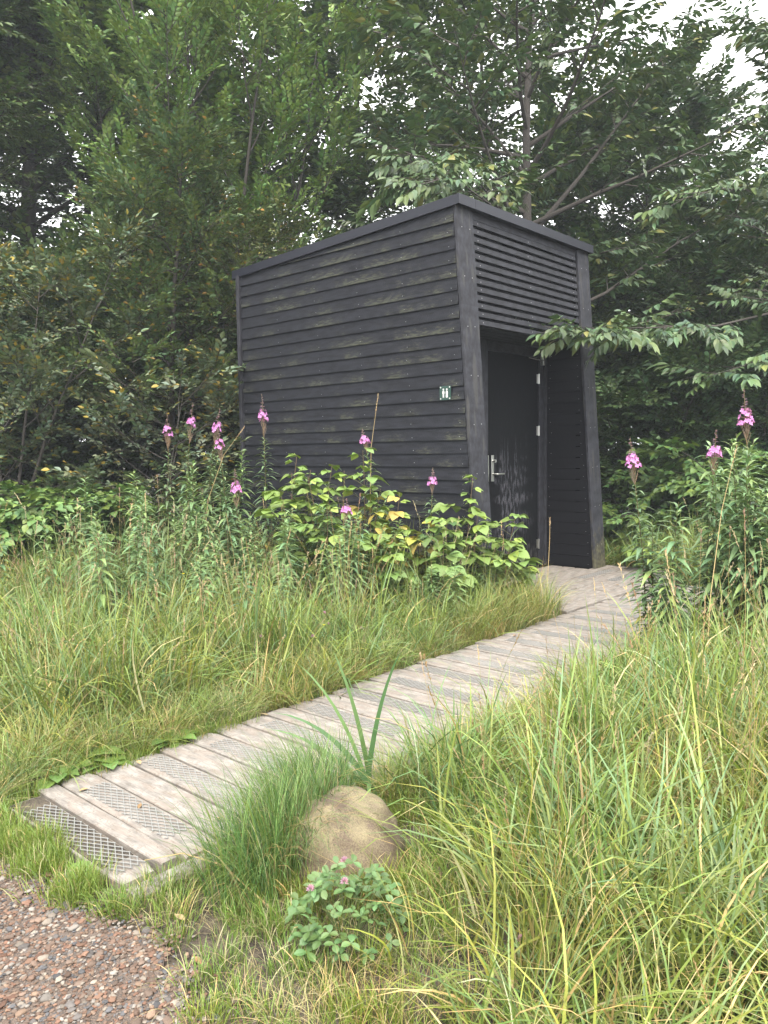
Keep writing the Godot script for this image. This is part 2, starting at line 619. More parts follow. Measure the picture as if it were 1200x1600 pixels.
# ------------------------------------------------------------------ the hut
const LEAN := 0.0687
func zf(y: float) -> float:                       # the battered front
	return -LEAN * (y - 0.2837)
func roof_under(b: float) -> float:
	return 3.442 - (b - 0.194) * 0.0494

func clad(x_out: float, sgn: float, y0: float, y1: float, za0: float, za1: float, zb: float, top_a: float, top_b: float, row: int, off: float) -> ArrayMesh:
	# one lapped board on a wall of constant x; za0/za1: front end below and above; zb: back end
	var s := Sh.new()
	var lap := 0.017 + rf(-0.003, 0.003)
	var xb := x_out + sgn * (0.006 + lap)
	var xt := x_out + sgn * 0.006
	var xi := x_out
	var v0 := (row + 0.98) / 8.0
	var v1 := (row + 0.03) / 8.0
	var seg := 5
	var prev: Array = []
	for i in seg + 1:
		var t := float(i) / seg
		var w := rf(-0.0025, 0.0025)
		var zz0 := lerpf(za0, zb, t)
		var zz1 := lerpf(za1, zb, t)
		var ob := Vector3(xb + sgn * w, y0 + rf(-0.0012, 0.0012), zz0)
		var ot := Vector3(xt, minf(y1, lerpf(top_a, top_b, t)), zz1)
		if ot.y < ob.y + 0.002:
			ot.y = ob.y + 0.002
		var ib := Vector3(xi, ob.y, zz0)
		var u := (fposmod(t + off, 1.0) if off == 0.0 else t * 0.8 + off * 0.2)
		var cur := [ob, ot, ib, u]
		if i > 0:
			var a: Array = prev
			if sgn < 0:
				s.quad(cur[1], a[1], a[0], cur[0], Vector2(cur[3], v1), Vector2(a[3], v1), Vector2(a[3], v0), Vector2(cur[3], v0))
				s.quad(cur[0], a[0], a[2], cur[2], Vector2(cur[3], v0), Vector2(a[3], v0), Vector2(a[3], v0 - 0.01), Vector2(cur[3], v0 - 0.01))
			else:
				s.quad(a[1], cur[1], cur[0], a[0], Vector2(a[3], v1), Vector2(cur[3], v1), Vector2(cur[3], v0), Vector2(a[3], v0))
				s.quad(a[0], cur[0], cur[2], a[2], Vector2(a[3], v0), Vector2(cur[3], v0), Vector2(cur[3], v0 - 0.01), Vector2(a[3], v0 - 0.01))
		else:
			s.tri(ob, ot, ib, Vector2(0, v0), Vector2(0, v1), Vector2(0.01, v0))
		prev = cur
	s.tri(prev[0], prev[2], prev[1], Vector2(1, v0), Vector2(1, v0), Vector2(1, v1))
	return s.mesh(M.siding)

func nail(s: Sh, p: Vector3, d: Vector3, r: float) -> void:
	s.cap(p + d * 0.002, d, r, 6)
	s.tube([p - d * 0.002, p + d * 0.002], [r, r], 6)

func build_hut() -> void:
	var hut := thing("lavatory_hut", Vector3.ZERO, "tall black timber hut with a leaning louvred front at the end of the boardwalk", "hut")
	var W := 2.405
	var D := 3.19
	var nails := Sh.new()
	# cores of the walls: solid, so that nothing shines through
	var s := Sh.new()
	s.hexa([Vector3(0.0, -0.05, -D), Vector3(0.09, -0.05, -D), Vector3(0.09, -0.05, zf(-0.05) - 0.002), Vector3(0.0, -0.05, zf(-0.05) - 0.002),
		Vector3(0.0, 3.29, -D), Vector3(0.09, 3.29, -D), Vector3(0.09, 3.43, zf(3.43) - 0.002), Vector3(0.0, 3.43, zf(3.43) - 0.002)])
	part("wall", s.mesh(M.black), hut)
	s = Sh.new()
	s.hexa([Vector3(W - 0.12, -0.05, -D), Vector3(W, -0.05, -D), Vector3(W, -0.05, zf(-0.05) - 0.002), Vector3(W - 0.12, -0.05, zf(-0.05) - 0.002),
		Vector3(W - 0.12, 3.29, -D), Vector3(W, 3.29, -D), Vector3(W, 3.43, zf(3.43) - 0.002), Vector3(W - 0.12, 3.43, zf(3.43) - 0.002)])
	part("wall", s.mesh(M.black), hut)
	s = Sh.new()
	s.box(Vector3(0.091, -0.05, -D), Vector3(W - 0.121, 3.28, -D + 0.1))
	part("wall", s.mesh(M.black), hut)
	s = Sh.new()
	s.box(Vector3(0.091, -0.05, -0.75), Vector3(W - 0.121, 3.3, -0.632))
	part("wall", s.mesh(M.black), hut)

	# lapped boards of the long side
	for k in 28:
		var y0 := 3.4214 - 0.11875 * (k + 1)
		var y1 := y0 + 0.11875 + 0.012
		var zb := -D
		if k == 0:
			zb = -2.95
		var row: int = [0, 1, 2, 0, 3, 1, 4, 5, 2, 6, 3, 7, 5, 4, 6, 7][k % 16]
		if k > 15:
			row = [5, 6, 7, 4, 6, 5][k % 6]
		var m := clad(0.0, -1.0, y0, y1, zf(y0), zf(y1), zb, roof_under(-zf(y1)), roof_under(-zb), row, rf(0.0, 1.0) if k > 2 else 0.01)
		part("cladding_board", m, hut)
		for b in [0.07, 0.62, 1.2, 1.8, 2.4, 3.05]:
			if k == 0 and b > 1.5:
				continue
			nail(nails, Vector3(-0.021, y0 + 0.032 + rf(-0.008, 0.008), zf(y0) - b + rf(-0.012, 0.012)), Vector3(-1, 0, 0), 0.0026)
	# other side and back, the same way
	for k in 28:
		var y0 := 3.4214 - 0.11875 * (k + 1)
		var y1 := y0 + 0.1305
		part("cladding_board", clad(W, 1.0, y0, y1, zf(y0), zf(y1), -2.95 if k == 0 else -D, roof_under(-zf(y1)), roof_under(D), 4 + k % 4, rf(0.0, 1.0)), hut)
	for k in 27:
		var y0 := 3.4214 - 0.11875 * (k + 2)
		s = Sh.new()
		s.bar(Vector3(0.0, y0 + 0.058, -D - 0.011), Vector3(W, y0 + 0.058, -D - 0.011), Vector3.UP, Vector3(0, 0, 1), 0.114, 0.02, 0.003, 0.8)
		part("cladding_board", s.mesh(M.trim), hut)

	# corner boards
	for e in [[-0.014, 0.236], [2.168, 2.419]]:
		s = Sh.new()
		var mid: float = (e[0] + e[1]) / 2
		var y_lo := -0.03
		var y_hi := 3.447
		s.bar(Vector3(mid, y_lo, zf(y_lo) + 0.0175), Vector3(mid, y_hi, zf(y_hi) + 0.0175), Vector3.RIGHT, Vector3(0, LEAN, 1).normalized(), e[1] - e[0], 0.034, 0.005, 0.286, Vector2(mid, 0))
		part("corner_post", s.mesh(M.post), hut)
		var y := 0.25
		while y < 3.45:
			for o in [-0.055, 0.055]:
				nail(nails, Vector3(mid + o + rf(-0.006, 0.006), y + rf(-0.008, 0.008), zf(y) + 0.0348), Vector3(0, LEAN, 1).normalized(), 0.0045)
			y += 0.43
	s = Sh.new()
	s.bar(Vector3(-0.02, -0.03, -D - 0.025), Vector3(-0.02, 3.30, -D - 0.025), Vector3.RIGHT, Vector3(0, 0, 1), 0.06, 0.05, 0.004)
	part("corner_post", s.mesh(M.trim), hut)

	# louvre
	s = Sh.new()
	s.bar(Vector3(0.236, 3.408, zf(3.408) + 0.004), Vector3(2.147, 3.408, zf(3.408) + 0.004), Vector3(0, 1, -LEAN).normalized(), Vector3(0, LEAN, 1).normalized(), 0.078, 0.022, 0.002, 1.0, Vector2(0.1, 0.3))
	part("header_board", s.mesh(M.trim), hut)
	var slats := []
	for k in 4:
		s = Sh.new()
		s.bar(Vector3(0.237, 0, 0), Vector3(2.146, 0, 0), Vector3(0, 1, -LEAN).normalized(), Vector3(0, LEAN, 1).normalized(), 0.047, 0.022, 0.0025, 1.0, Vector2(k * 0.23, k * 0.31))
		slats.append(s.mesh(M.trim))
	for k in 13:
		var y := 3.3208 - 0.0738 * k + 0.0235
		part("louvre_slat", slats[k % 4], hut, Transform3D(Basis(), Vector3(0, y, zf(y) + 0.006)))
		for x in [0.32, 1.18, 2.06]:
			if k % 2 == 0 or x != 1.18:
				nail(nails, Vector3(x + rf(-0.012, 0.012), y + rf(-0.004, 0.004), zf(y) + 0.0172), Vector3(0, LEAN, 1).normalized(), 0.0045)
	s = Sh.new()
	s.bar(Vector3(2.157, 2.43, zf(2.43) - 0.02), Vector3(2.157, 3.44, zf(3.44) - 0.02), Vector3.RIGHT, Vector3(0, LEAN, 1).normalized(), 0.018, 0.03, 0.002)
	part("louvre_trim", s.mesh(M.trim), hut)
	s = Sh.new()
	s.bar(Vector3(0.12, 2.94, zf(2.94) - 0.11), Vector3(2.28, 2.94, zf(2.94) - 0.11), Vector3(0, 1, -LEAN).normalized(), Vector3(0, LEAN, 1).normalized(), 1.0, 0.02, 0.001)
	part("louvre_backing", s.mesh(M.black), hut)
	# soffit boards over the porch
	for k in 4:
		var z := zf(2.43) - 0.035 - 0.108 * k
		s = Sh.new()
		s.bar(Vector3(0.1, 2.438, z - 0.045), Vector3(2.29, 2.438, z - 0.045), Vector3(0, 0, 1), Vector3.UP, 0.103, 0.02, 0.003, 1.0, Vector2(k * 0.17, 0.2))
		part("soffit_board", s.mesh(M.trim), hut)

	# porch side walls: flat boards with nails at both ends
	for k in 20:
		var y0 := 0.012 + 0.1205 * k
		var y1 := minf(y0 + 0.1155, 2.425)
		for side in [[2.165, 2.187], [0.214, 0.236]]:
			s = Sh.new()
			s.hexa([Vector3(side[0], y0, -0.63), Vector3(side[1], y0, -0.63), Vector3(side[1], y0, zf(y0) - 0.002), Vector3(side[0], y0, zf(y0) - 0.002),
				Vector3(side[0], y1, -0.63), Vector3(side[1], y1, -0.63), Vector3(side[1], y1, zf(y1) - 0.002), Vector3(side[0], y1, zf(y1) - 0.002)])
			part("porch_board", s.mesh(M.black), hut)
			if side[0] > 1.0:
				nail(nails, Vector3(side[0], y0 + 0.03, zf(y0) - 0.045 + rf(-0.01, 0.01)), Vector3(-1, 0, 0), 0.003)
				nail(nails, Vector3(side[0], y0 + 0.04 + rf(-0.01, 0.02), -0.50 + rf(-0.02, 0.02)), Vector3(-1, 0, 0), 0.003)
	s = Sh.new()
	s.box(Vector3(2.188, -0.05, -0.631), Vector3(2.284, 2.43, -0.2))
	part("wall", s.mesh(M.black), hut)

	# door, frame and fittings
	var zd := -0.585
	s = Sh.new()
	s.bar(Vector3(0.985, 0.0, zd - 0.02), Vector3(0.985, 2.425, zd - 0.02), Vector3.RIGHT, Vector3(0, 0, 1), 0.125, 0.06, 0.004, 1.0, Vector2(0.2, 0))
	part("door_frame", s.mesh(M.trim), hut)
	s = Sh.new()
	s.bar(Vector3(2.085, 0.0, zd - 0.015), Vector3(2.085, 2.425, zd - 0.015), Vector3.RIGHT, Vector3(0, 0, 1), 0.085, 0.07, 0.004, 1.0, Vector2(0.6, 0))
	part("door_frame", s.mesh(M.trim), hut)
	s = Sh.new()
	s.bar(Vector3(2.146, 0.0, zd + 0.02), Vector3(2.146, 2.425, zd + 0.02), Vector3.RIGHT, Vector3(0, 0, 1), 0.034, 0.05, 0.003, 1.0, Vector2(0.4, 0))
	part("door_frame", s.mesh(M.trim), hut)
	s = Sh.new()
	s.bar(Vector3(1.05, 2.372, zd - 0.02), Vector3(2.04, 2.372, zd - 0.02), Vector3.UP, Vector3(0, 0, 1), 0.1, 0.055, 0.003, 1.0, Vector2(0.6, 0.3))
	part("door_frame", s.mesh(M.trim), hut)
	s = Sh.new()
	s.box(Vector3(0.237, 0.0, -0.632), Vector3(0.921, 2.425, -0.600))
	part("panel", s.mesh(M.black), hut)
	s = Sh.new()
	s.box(Vector3(1.05, 0.0, zd - 0.045), Vector3(2.04, 0.04, zd + 0.03))
	part("threshold", s.mesh(M.black), hut)
	var door := Node3D.new()
	door.name = "door"
	door.set_meta("label", "black door with pale scuffs low down and a long steel handle plate")
	hut.add_child(door)
	s = Sh.new()
	var dx0 := 1.058
	var dx1 := 2.034
	s.quad(Vector3(dx0, 2.315, zd), Vector3(dx1, 2.315, zd), Vector3(dx1, 0.048, zd), Vector3(dx0, 0.048, zd), Vector2(0, 0), Vector2(1, 0), Vector2(1, 1), Vector2(0, 1))
	s.quad(Vector3(dx0, 2.315, zd - 0.04), Vector3(dx0, 2.315, zd), Vector3(dx0, 0.048, zd), Vector3(dx0, 0.048, zd - 0.04))
	s.quad(Vector3(dx1, 2.315, zd), Vector3(dx1, 2.315, zd - 0.04), Vector3(dx1, 0.048, zd - 0.04), Vector3(dx1, 0.048, zd))
	s.quad(Vector3(dx1, 2.315, zd - 0.04), Vector3(dx0, 2.315, zd - 0.04), Vector3(dx0, 0.048, zd - 0.04), Vector3(dx1, 0.048, zd - 0.04))
	s.quad(Vector3(dx0, 2.315, zd - 0.04), Vector3(dx1, 2.315, zd - 0.04), Vector3(dx1, 2.315, zd), Vector3(dx0, 2.315, zd))
	s.quad(Vector3(dx0, 0.048, zd), Vector3(dx1, 0.048, zd), Vector3(dx1, 0.048, zd - 0.04), Vector3(dx0, 0.048, zd - 0.04))
	part("door_leaf", s.mesh(M.door), door)
	s = Sh.new()
	s.bar(Vector3(1.128, 0.985, zd + 0.006), Vector3(1.128, 1.255, zd + 0.006), Vector3.RIGHT, Vector3(0, 0, 1), 0.042, 0.012, 0.003)
	part("handle_plate", s.mesh(M.steel), door)
	s = Sh.new()
	s.tube([Vector3(1.128, 1.06, zd + 0.01), Vector3(1.128, 1.06, zd + 0.055), Vector3(1.14, 1.06, zd + 0.062), Vector3(1.262, 1.06, zd + 0.06)], [0.010, 0.010, 0.010, 0.009], 8)
	s.cap(Vector3(1.262, 1.06, zd + 0.06), Vector3.RIGHT, 0.009, 8)
	part("lever_handle", s.mesh(M.steel), door)
	s = Sh.new()
	s.tube([Vector3(1.13, 1.195, zd + 0.01), Vector3(1.13, 1.195, zd + 0.045)], [0.018, 0.016], 10)
	s.cap(Vector3(1.13, 1.195, zd + 0.045), Vector3(0, 0, 1), 0.016, 10)
	part("lock_cylinder", s.mesh(M.steel), door)
	s = Sh.new()
	s.box(Vector3(1.036, 0.985, zd + 0.009), Vector3(1.049, 1.255, zd + 0.014))
	part("strike_plate", s.mesh(M.steel), hut)
	for y in [2.087, 1.514, 0.246]:
		s = Sh.new()
		s.tube([Vector3(2.038, y - 0.055, zd + 0.012), Vector3(2.038, y + 0.055, zd + 0.012)], [0.010, 0.010], 8)
		s.cap(Vector3(2.038, y + 0.055, zd + 0.012), Vector3.UP, 0.010, 8)
		s.box(Vector3(2.006, y - 0.05, zd + 0.001), Vector3(2.034, y + 0.05, zd + 0.004))
		part("hinge", s.mesh(M.steel), door)
	var closer := Node3D.new()
	closer.name = "door_closer"
	hut.add_child(closer)
	s = Sh.new()
	s.bar(Vector3(2.07, 2.235, zd + 0.04), Vector3(2.07, 2.335, zd + 0.04), Vector3.RIGHT, Vector3(0, 0, 1), 0.032, 0.04, 0.003)
	part("body", s.mesh(M.steel), closer)
	s = Sh.new()
	s.tube([Vector3(2.06, 2.285, zd + 0.055), Vector3(1.9, 2.29, zd + 0.05), Vector3(1.80, 2.30, zd + 0.03)], [0.007, 0.006, 0.005], 6)
	part("arm", s.mesh(M.mesh_metal), closer)

	# roof and its metal edging
	var zt := -0.155
	s = Sh.new()
	s.hexa([Vector3(0.0, 3.295, -3.25), Vector3(W, 3.295, -3.25), Vector3(W, roof_under(0.2) + 0.005, zt - 0.02), Vector3(0.0, roof_under(0.2) + 0.005, zt - 0.02),
		Vector3(0.0, 3.355, -3.25), Vector3(W, 3.355, -3.25), Vector3(W, 3.508, zt - 0.02), Vector3(0.0, 3.508, zt - 0.02)])
	part("roof", s.mesh(M.flashing), hut)
	var fz0 := zt
	var fz1 := -3.30
	for e in [[-0.034, -0.004], [W + 0.004, W + 0.034]]:
		s = Sh.new()
		var yb0 := roof_under(-fz0) - 0.004
		var yb1 := roof_under(-fz1) - 0.004
		s.hexa([Vector3(e[0], yb1, fz1), Vector3(e[1], yb1, fz1), Vector3(e[1], yb0, fz0), Vector3(e[0], yb0, fz0),
			Vector3(e[0], yb1 + 0.084, fz1), Vector3(e[1], yb1 + 0.084, fz1), Vector3(e[1], yb0 + 0.084, fz0), Vector3(e[0], yb0 + 0.084, fz0)])
		# folded drip lip
		s.hexa([Vector3(e[0] - 0.004, yb1 - 0.004, fz1), Vector3(e[0] + 0.004, yb1 - 0.004, fz1), Vector3(e[0] + 0.004, yb0 - 0.004, fz0), Vector3(e[0] - 0.004, yb0 - 0.004, fz0),
			Vector3(e[0] - 0.004, yb1 + 0.003, fz1), Vector3(e[0] + 0.004, yb1 + 0.003, fz1), Vector3(e[0] + 0.004, yb0 + 0.003, fz0), Vector3(e[0] - 0.004, yb0 + 0.003, fz0)])
		part("roof_edging", s.mesh(M.flashing), hut)
	for e in [[-0.034, 0.212], [0.2145, W + 0.034]]:
		s = Sh.new()
		s.box(Vector3(e[0], 3.440, fz0 + 0.001), Vector3(e[1], 3.524, fz0 + 0.022))
		s.box(Vector3(e[0], 3.437, fz0 + 0.019), Vector3(e[1], 3.443, fz0 + 0.026))
		part("roof_edging", s.mesh(M.flashing), hut)
	s = Sh.new()
	s.box(Vector3(-0.034, 3.275, fz1 - 0.022), Vector3(W + 0.034, 3.37, fz1 - 0.001))
	part("roof_edging", s.mesh(M.flashing), hut)
	var np := part("nail_heads", nails.mesh(M.nail), hut)
	np.set_meta("kind", "stuff")

	# the small green lavatory sign, screwed to the long side
	var sg := thing("lavatory_sign", Vector3(-0.031, 1.824, -0.300), "small dark green sign with two white standing figures on the black boards", "sign")
	s = Sh.new()
	s.box(Vector3(-0.002, -0.062, -0.062), Vector3(0.002, 0.062, 0.062))
	part("panel", s.mesh(M.sign), sg)
	for f in [[-0.019, false], [0.019, true]]:
		s = Sh.new()
		figure(s, f[0], f[1])
		part("white_figure", s.mesh(M.white), sg)
	for y in [-0.05, 0.05]:
		for z in [-0.05, 0.05]:
			s = Sh.new()
			nail(s, Vector3(-0.002, y, z), Vector3(-1, 0, 0), 0.0065)
			part("screw", s.mesh(M.white), sg)

func figure(s: Sh, z0: float, skirt: bool) -> void:
	# flat white figure on the sign, z runs to the reader's right
	var x := -0.0032
	var pts: Array = []
	if skirt:
		pts = [[-0.007, 0.020], [-0.013, 0.012], [-0.016, -0.006], [-0.012, -0.007], [-0.009, 0.004], [-0.015, -0.030], [-0.009, -0.042], [0.009, -0.042], [0.015, -0.030], [0.009, 0.004], [0.012, -0.007], [0.016, -0.006], [0.013, 0.012], [0.007, 0.020]]
	else:
		pts = [[-0.008, 0.020], [-0.014, 0.012], [-0.016, -0.006], [-0.012, -0.007], [-0.010, 0.004], [-0.009, -0.042], [-0.002, -0.042], [0.0, -0.016], [0.002, -0.042], [0.009, -0.042], [0.010, 0.004], [0.012, -0.007], [0.016, -0.006], [0.014, 0.012], [0.008, 0.020]]
	var poly := PackedVector2Array()
	for p in pts:
		poly.append(Vector2(p[0] * 0.82, p[1]))
	var ix := Geometry2D.triangulate_polygon(poly)
	for k in range(0, ix.size(), 3):
		var a := Vector3(x, poly[ix[k]].y, z0 + poly[ix[k]].x)
		var b := Vector3(x, poly[ix[k + 1]].y, z0 + poly[ix[k + 1]].x)
		var d := Vector3(x, poly[ix[k + 2]].y, z0 + poly[ix[k + 2]].x)
		if (d - a).cross(b - a).x > 0.0:
			s.tri(a, d, b)
		else:
			s.tri(a, b, d)
	s.cap(Vector3(x, 0.031, z0), Vector3(-1, 0, 0), 0.0085, 12)

# ------------------------------------------------------------------ leaves, sprays, trees
func leaf(s: Sh, base: Vector3, dir: Vector3, up: Vector3, L: float, wd: float, fold: float, sag: float, prof: Array) -> void:
	# prof: half widths at even steps along the blade (first and last are 0)
	var side := dir.cross(up).normalized()
	var m := prof.size()
	var pm := base
	var pl := base
	var pr := base
	for i in range(1, m):
		var t := float(i) / (m - 1)
		var mid := base + dir * (L * t) - Vector3.UP * (sag * L * t * t)
		var w: float = prof[i] * wd * 0.5
		var l := mid - side * w + up * (fold * w)
		var r := mid + side * w + up * (fold * w)
		if i == 1:
			s.tri(pm, l, mid)
			s.tri(pm, mid, r)
		elif i == m - 1:
			s.tri(pm, pl, mid)
			s.tri(pm, mid, pr)
		else:
			s.quad(pm, pl, l, mid)
			s.quad(pm, mid, r, pr)
		pm = mid
		pl = l
		pr = r

const OVATE := [0.0, 0.82, 1.0, 0.62, 0.0]
const ROUND := [0.0, 0.9, 0.78, 0.0]
const LANCE := [0.0, 0.75, 1.0, 0.8, 0.4, 0.0]

func spray(sd: int, n: int, tw: float, L: float, wd: float, droop: float, cols: Array, odd: Array, odd_p: float, prof: Array, m: Material) -> ArrayMesh:
	rng.seed = sd
	var s := Sh.new()
	s.col = lin(0.055, 0.045, 0.03)
	var pts := []
	var rad := []
	var bend := rf(-0.12, 0.12)
	for i in 4:
		var t := i / 3.0
		pts.append(Vector3(bend * tw * t * t, -droop * 0.25 * tw * t * t, tw * t))
		rad.append(lerpf(0.0032, 0.0012, t))
	s.tube(pts, rad, 3)
	for i in n:
		var t := (i + 0.6) / n
		var o: Vector3 = pts[0].lerp(pts[3], t)
		var sgn := -1.0 if i % 2 == 0 else 1.0
		var out := Vector3(sgn * rf(0.5, 1.0), rf(-0.25, 0.45) - droop * rf(0.3, 1.1), rf(0.2, 0.9) + t * 0.5).normalized()
		if i == n - 1:
			out = Vector3(rf(-0.2, 0.2), -droop * 0.4, 1).normalized()
		var up := Vector3(rf(-0.45, 0.45), 1.0, rf(-0.45, 0.45)).normalized()
		up = (up - out * up.dot(out)).normalized()
		var k := rf(0.65, 1.15)
		var c: Color = cols[rng.randi() % cols.size()]
		if rng.randf() < odd_p:
			c = odd[rng.randi() % odd.size()]
		s.col = jitter(c, 0.28)
		leaf(s, o + out * 0.012, out, up, L * k, wd * k, rf(0.1, 0.45), droop * 0.25 + rf(-0.05, 0.2), prof)
	return s.mesh(m)

var SP := {}

func make_sprays() -> void:
	var g_cherry := [lin(0.068, 0.118, 0.050), lin(0.080, 0.135, 0.052), lin(0.060, 0.105, 0.052)]
	var g_hazel := [lin(0.110, 0.175, 0.048), lin(0.092, 0.155, 0.048), lin(0.13, 0.19, 0.052)]
	var g_serv := [lin(0.088, 0.135, 0.050), lin(0.105, 0.148, 0.050), lin(0.075, 0.122, 0.055)]
	var g_dark := [lin(0.062, 0.105, 0.044), lin(0.072, 0.118, 0.044), lin(0.055, 0.095, 0.042)]
	var g_grey := [lin(0.105, 0.145, 0.085), lin(0.088, 0.125, 0.07), lin(0.125, 0.155, 0.10)]
	var g_bram := [lin(0.085, 0.155, 0.045), lin(0.105, 0.175, 0.046), lin(0.07, 0.13, 0.042)]
	var warm := [lin(0.30, 0.24, 0.05), lin(0.26, 0.17, 0.05), lin(0.24, 0.22, 0.06)]
	SP.cherry = []; SP.hazel = []; SP.serv = []; SP.dark = []; SP.grey = []; SP.bram = []; SP.far = []
	for k in 3:
		SP.cherry.append(spray(100 + k, 11, 0.38, 0.135, 0.062, 0.75, g_cherry, warm, 0.004, OVATE, M.leaf))
		SP.hazel.append(spray(200 + k, 15, 0.34, 0.072, 0.046, 0.15, g_hazel, warm, 0.015, ROUND, M.leaf_soft))
		SP.serv.append(spray(300 + k, 13, 0.26, 0.062, 0.038, 0.05, g_serv, warm, 0.05, ROUND, M.leaf))
		SP.dark.append(spray(400 + k, 17, 0.42, 0.085, 0.055, 0.3, g_dark, warm, 0.0, ROUND, M.leaf))
		SP.grey.append(spray(500 + k, 11, 0.26, 0.078, 0.044, 0.05, g_grey, warm, 0.08, OVATE, M.leaf_soft))
		SP.bram.append(spray(600 + k, 9, 0.28, 0.095, 0.075, 0.25, g_bram, warm, 0.03, OVATE, M.leaf_soft))
		SP.far.append(spray(700 + k, 18, 0.55, 0.10, 0.066, 0.35, g_dark + g_hazel, warm, 0.0, ROUND, M.leaf))

func basis_along(d: Vector3, roll: float) -> Basis:
	var z := d.normalized()
	var y := Vector3.UP
	if absf(z.y) > 0.95:
		y = Vector3(0.3, 0.2, 1).normalized()
	var x := y.cross(z).normalized()
	y = z.cross(x)
	return Basis(x, y, z).rotated(z, roll)

func limb(p0: Vector3, d0: Vector3, L: float, bend: Vector3, wob: float, n: int) -> Array:
	var pts := [p0]
	var d := d0.normalized()
	var p := p0
	for i in n:
		d = (d + bend / n + Vector3(rf(-wob, wob), rf(-wob, wob), rf(-wob, wob))).normalized()
		p += d * (L / n)
		pts.append(p)
	return pts

func radii(a: float, b: float, n: int) -> Array:
	var r := []
	for i in n:
		r.append(lerpf(a, b, pow(float(i) / (n - 1), 0.8)))
	return r

func along(pts: Array, t: float) -> Array:      # [point, direction]
	var f := clampf(t, 0.0, 0.9999) * (pts.size() - 1)
	var i := int(f)
	return [pts[i].lerp(pts[i + 1], f - i), (pts[i + 1] - pts[i]).normalized()]

# P: h, r, first, nb, bl (longest limb), up (rise of limbs), curl, ns, sp (sprays per side limb), kind, tint, size, shape(0 ball,1 cone,2 fan)
func tree(called: String, at: Vector2, label: String, category: String, P: Dictionary, group := "", sd := 1) -> Node3D:
	rng.seed = sd
	var y0 := ground_y(at.x, at.y) - 0.05
	var root := thing(called, Vector3(at.x, y0, at.y), label, category, group)
	var kinds: Array = SP[P.kind]
	var xfs := [[], [], []]
	var cols := [[], [], []]
	var h: float = P.h
	var lean: Vector3 = P.get("lean", Vector3.ZERO)
	var stems: int = P.get("stems", 1)
	var tint: Color = P.get("tint", Color.WHITE)
	var size: float = P.get("size", 1.0)
	for st in stems:
		var az0 := rf(0, TAU)
		var sl: Vector3 = Vector3(cos(az0), 0, sin(az0)) * (0.0 if stems == 1 else P.get("splay", 0.35) * rf(0.5, 1.2))
		var hh := h * (1.0 if st == 0 else rf(0.7, 1.0))
		var trunk := limb(sl * 0.12, Vector3.UP + sl * 0.7 + lean * 0.5, hh, lean + sl * 0.2, 0.05, 9)
		var ts := Sh.new()
		var r0: float = P.r * (1.0 if st == 0 else 0.8)
		var tr := radii(r0, r0 * 0.12, 10)
		tr[0] *= 1.25
		ts.tube(trunk, tr, 8, 1.2)
		part("trunk", ts.mesh(M.bark), root)
		var nb: int = int(P.nb / stems)
		var bs := Sh.new()
		for i in nb:
			var t: float = lerpf(P.first, 0.98, (i + rf(0.1, 0.9)) / nb)
			var q: float = (t - P.first) / (1.0 - P.first)
			var len := 1.0
			var sh: int = P.get("shape", 0)
			if sh == 0:
				len = sqrt(maxf(0.05, 1.0 - pow(q * 1.25 - 0.42, 2) * 1.35))
			elif sh == 1:
				len = 1.0 - 0.82 * q
			else:
				len = 0.62 + 0.4 * sin(q * PI)
			len *= P.bl * rf(0.75, 1.15)
			var A := along(trunk, t)
			var az := az0 + i * 2.39996 + rf(-0.4, 0.4)
			var rise: float = P.up + rf(-0.18, 0.18) + q * 0.35
			var d := Vector3(cos(az) * cos(rise), sin(rise), sin(az) * cos(rise))
			var b := limb(A[0], d, len, Vector3.UP * P.get("curl", 0.0), 0.09, 6)
			var br: float = clampf(r0 * (0.42 - 0.3 * q), 0.006, 0.06)
			bs.tube(b, radii(br, 0.003, 7), 5, 1.2)
			leafy(b, P, bs, br, xfs, cols, tint, size, len)
		part("branches", bs.mesh(M.bark), root)
	for e in P.get("extra", []):                   # limbs whose course the photograph shows
		var pts := []
		for p in e.pts:
			pts.append(p - root.position)
		var es := Sh.new()
		es.tube(pts, radii(e.r, 0.003, pts.size()), 5, 1.2)
		var L := 0.0
		for i in pts.size() - 1:
			L += pts[i].distance_to(pts[i + 1])
		var P2 := P.duplicate()
		P2.ns = e.ns
		P2.sp = e.get("sp", P.sp)
		P2.inner = e.get("inner", 0.3)
		leafy(pts, P2, es, e.r, xfs, cols, tint, size, minf(L, 1.6) * e.get("reach", 1.0))
		part("branch", es.mesh(M.bark), root)
	for k in 3:
		if xfs[k].size() > 8:
			scatter("crown", kinds[k], xfs[k], cols[k], root).set_meta("kind", "stuff")
	return root

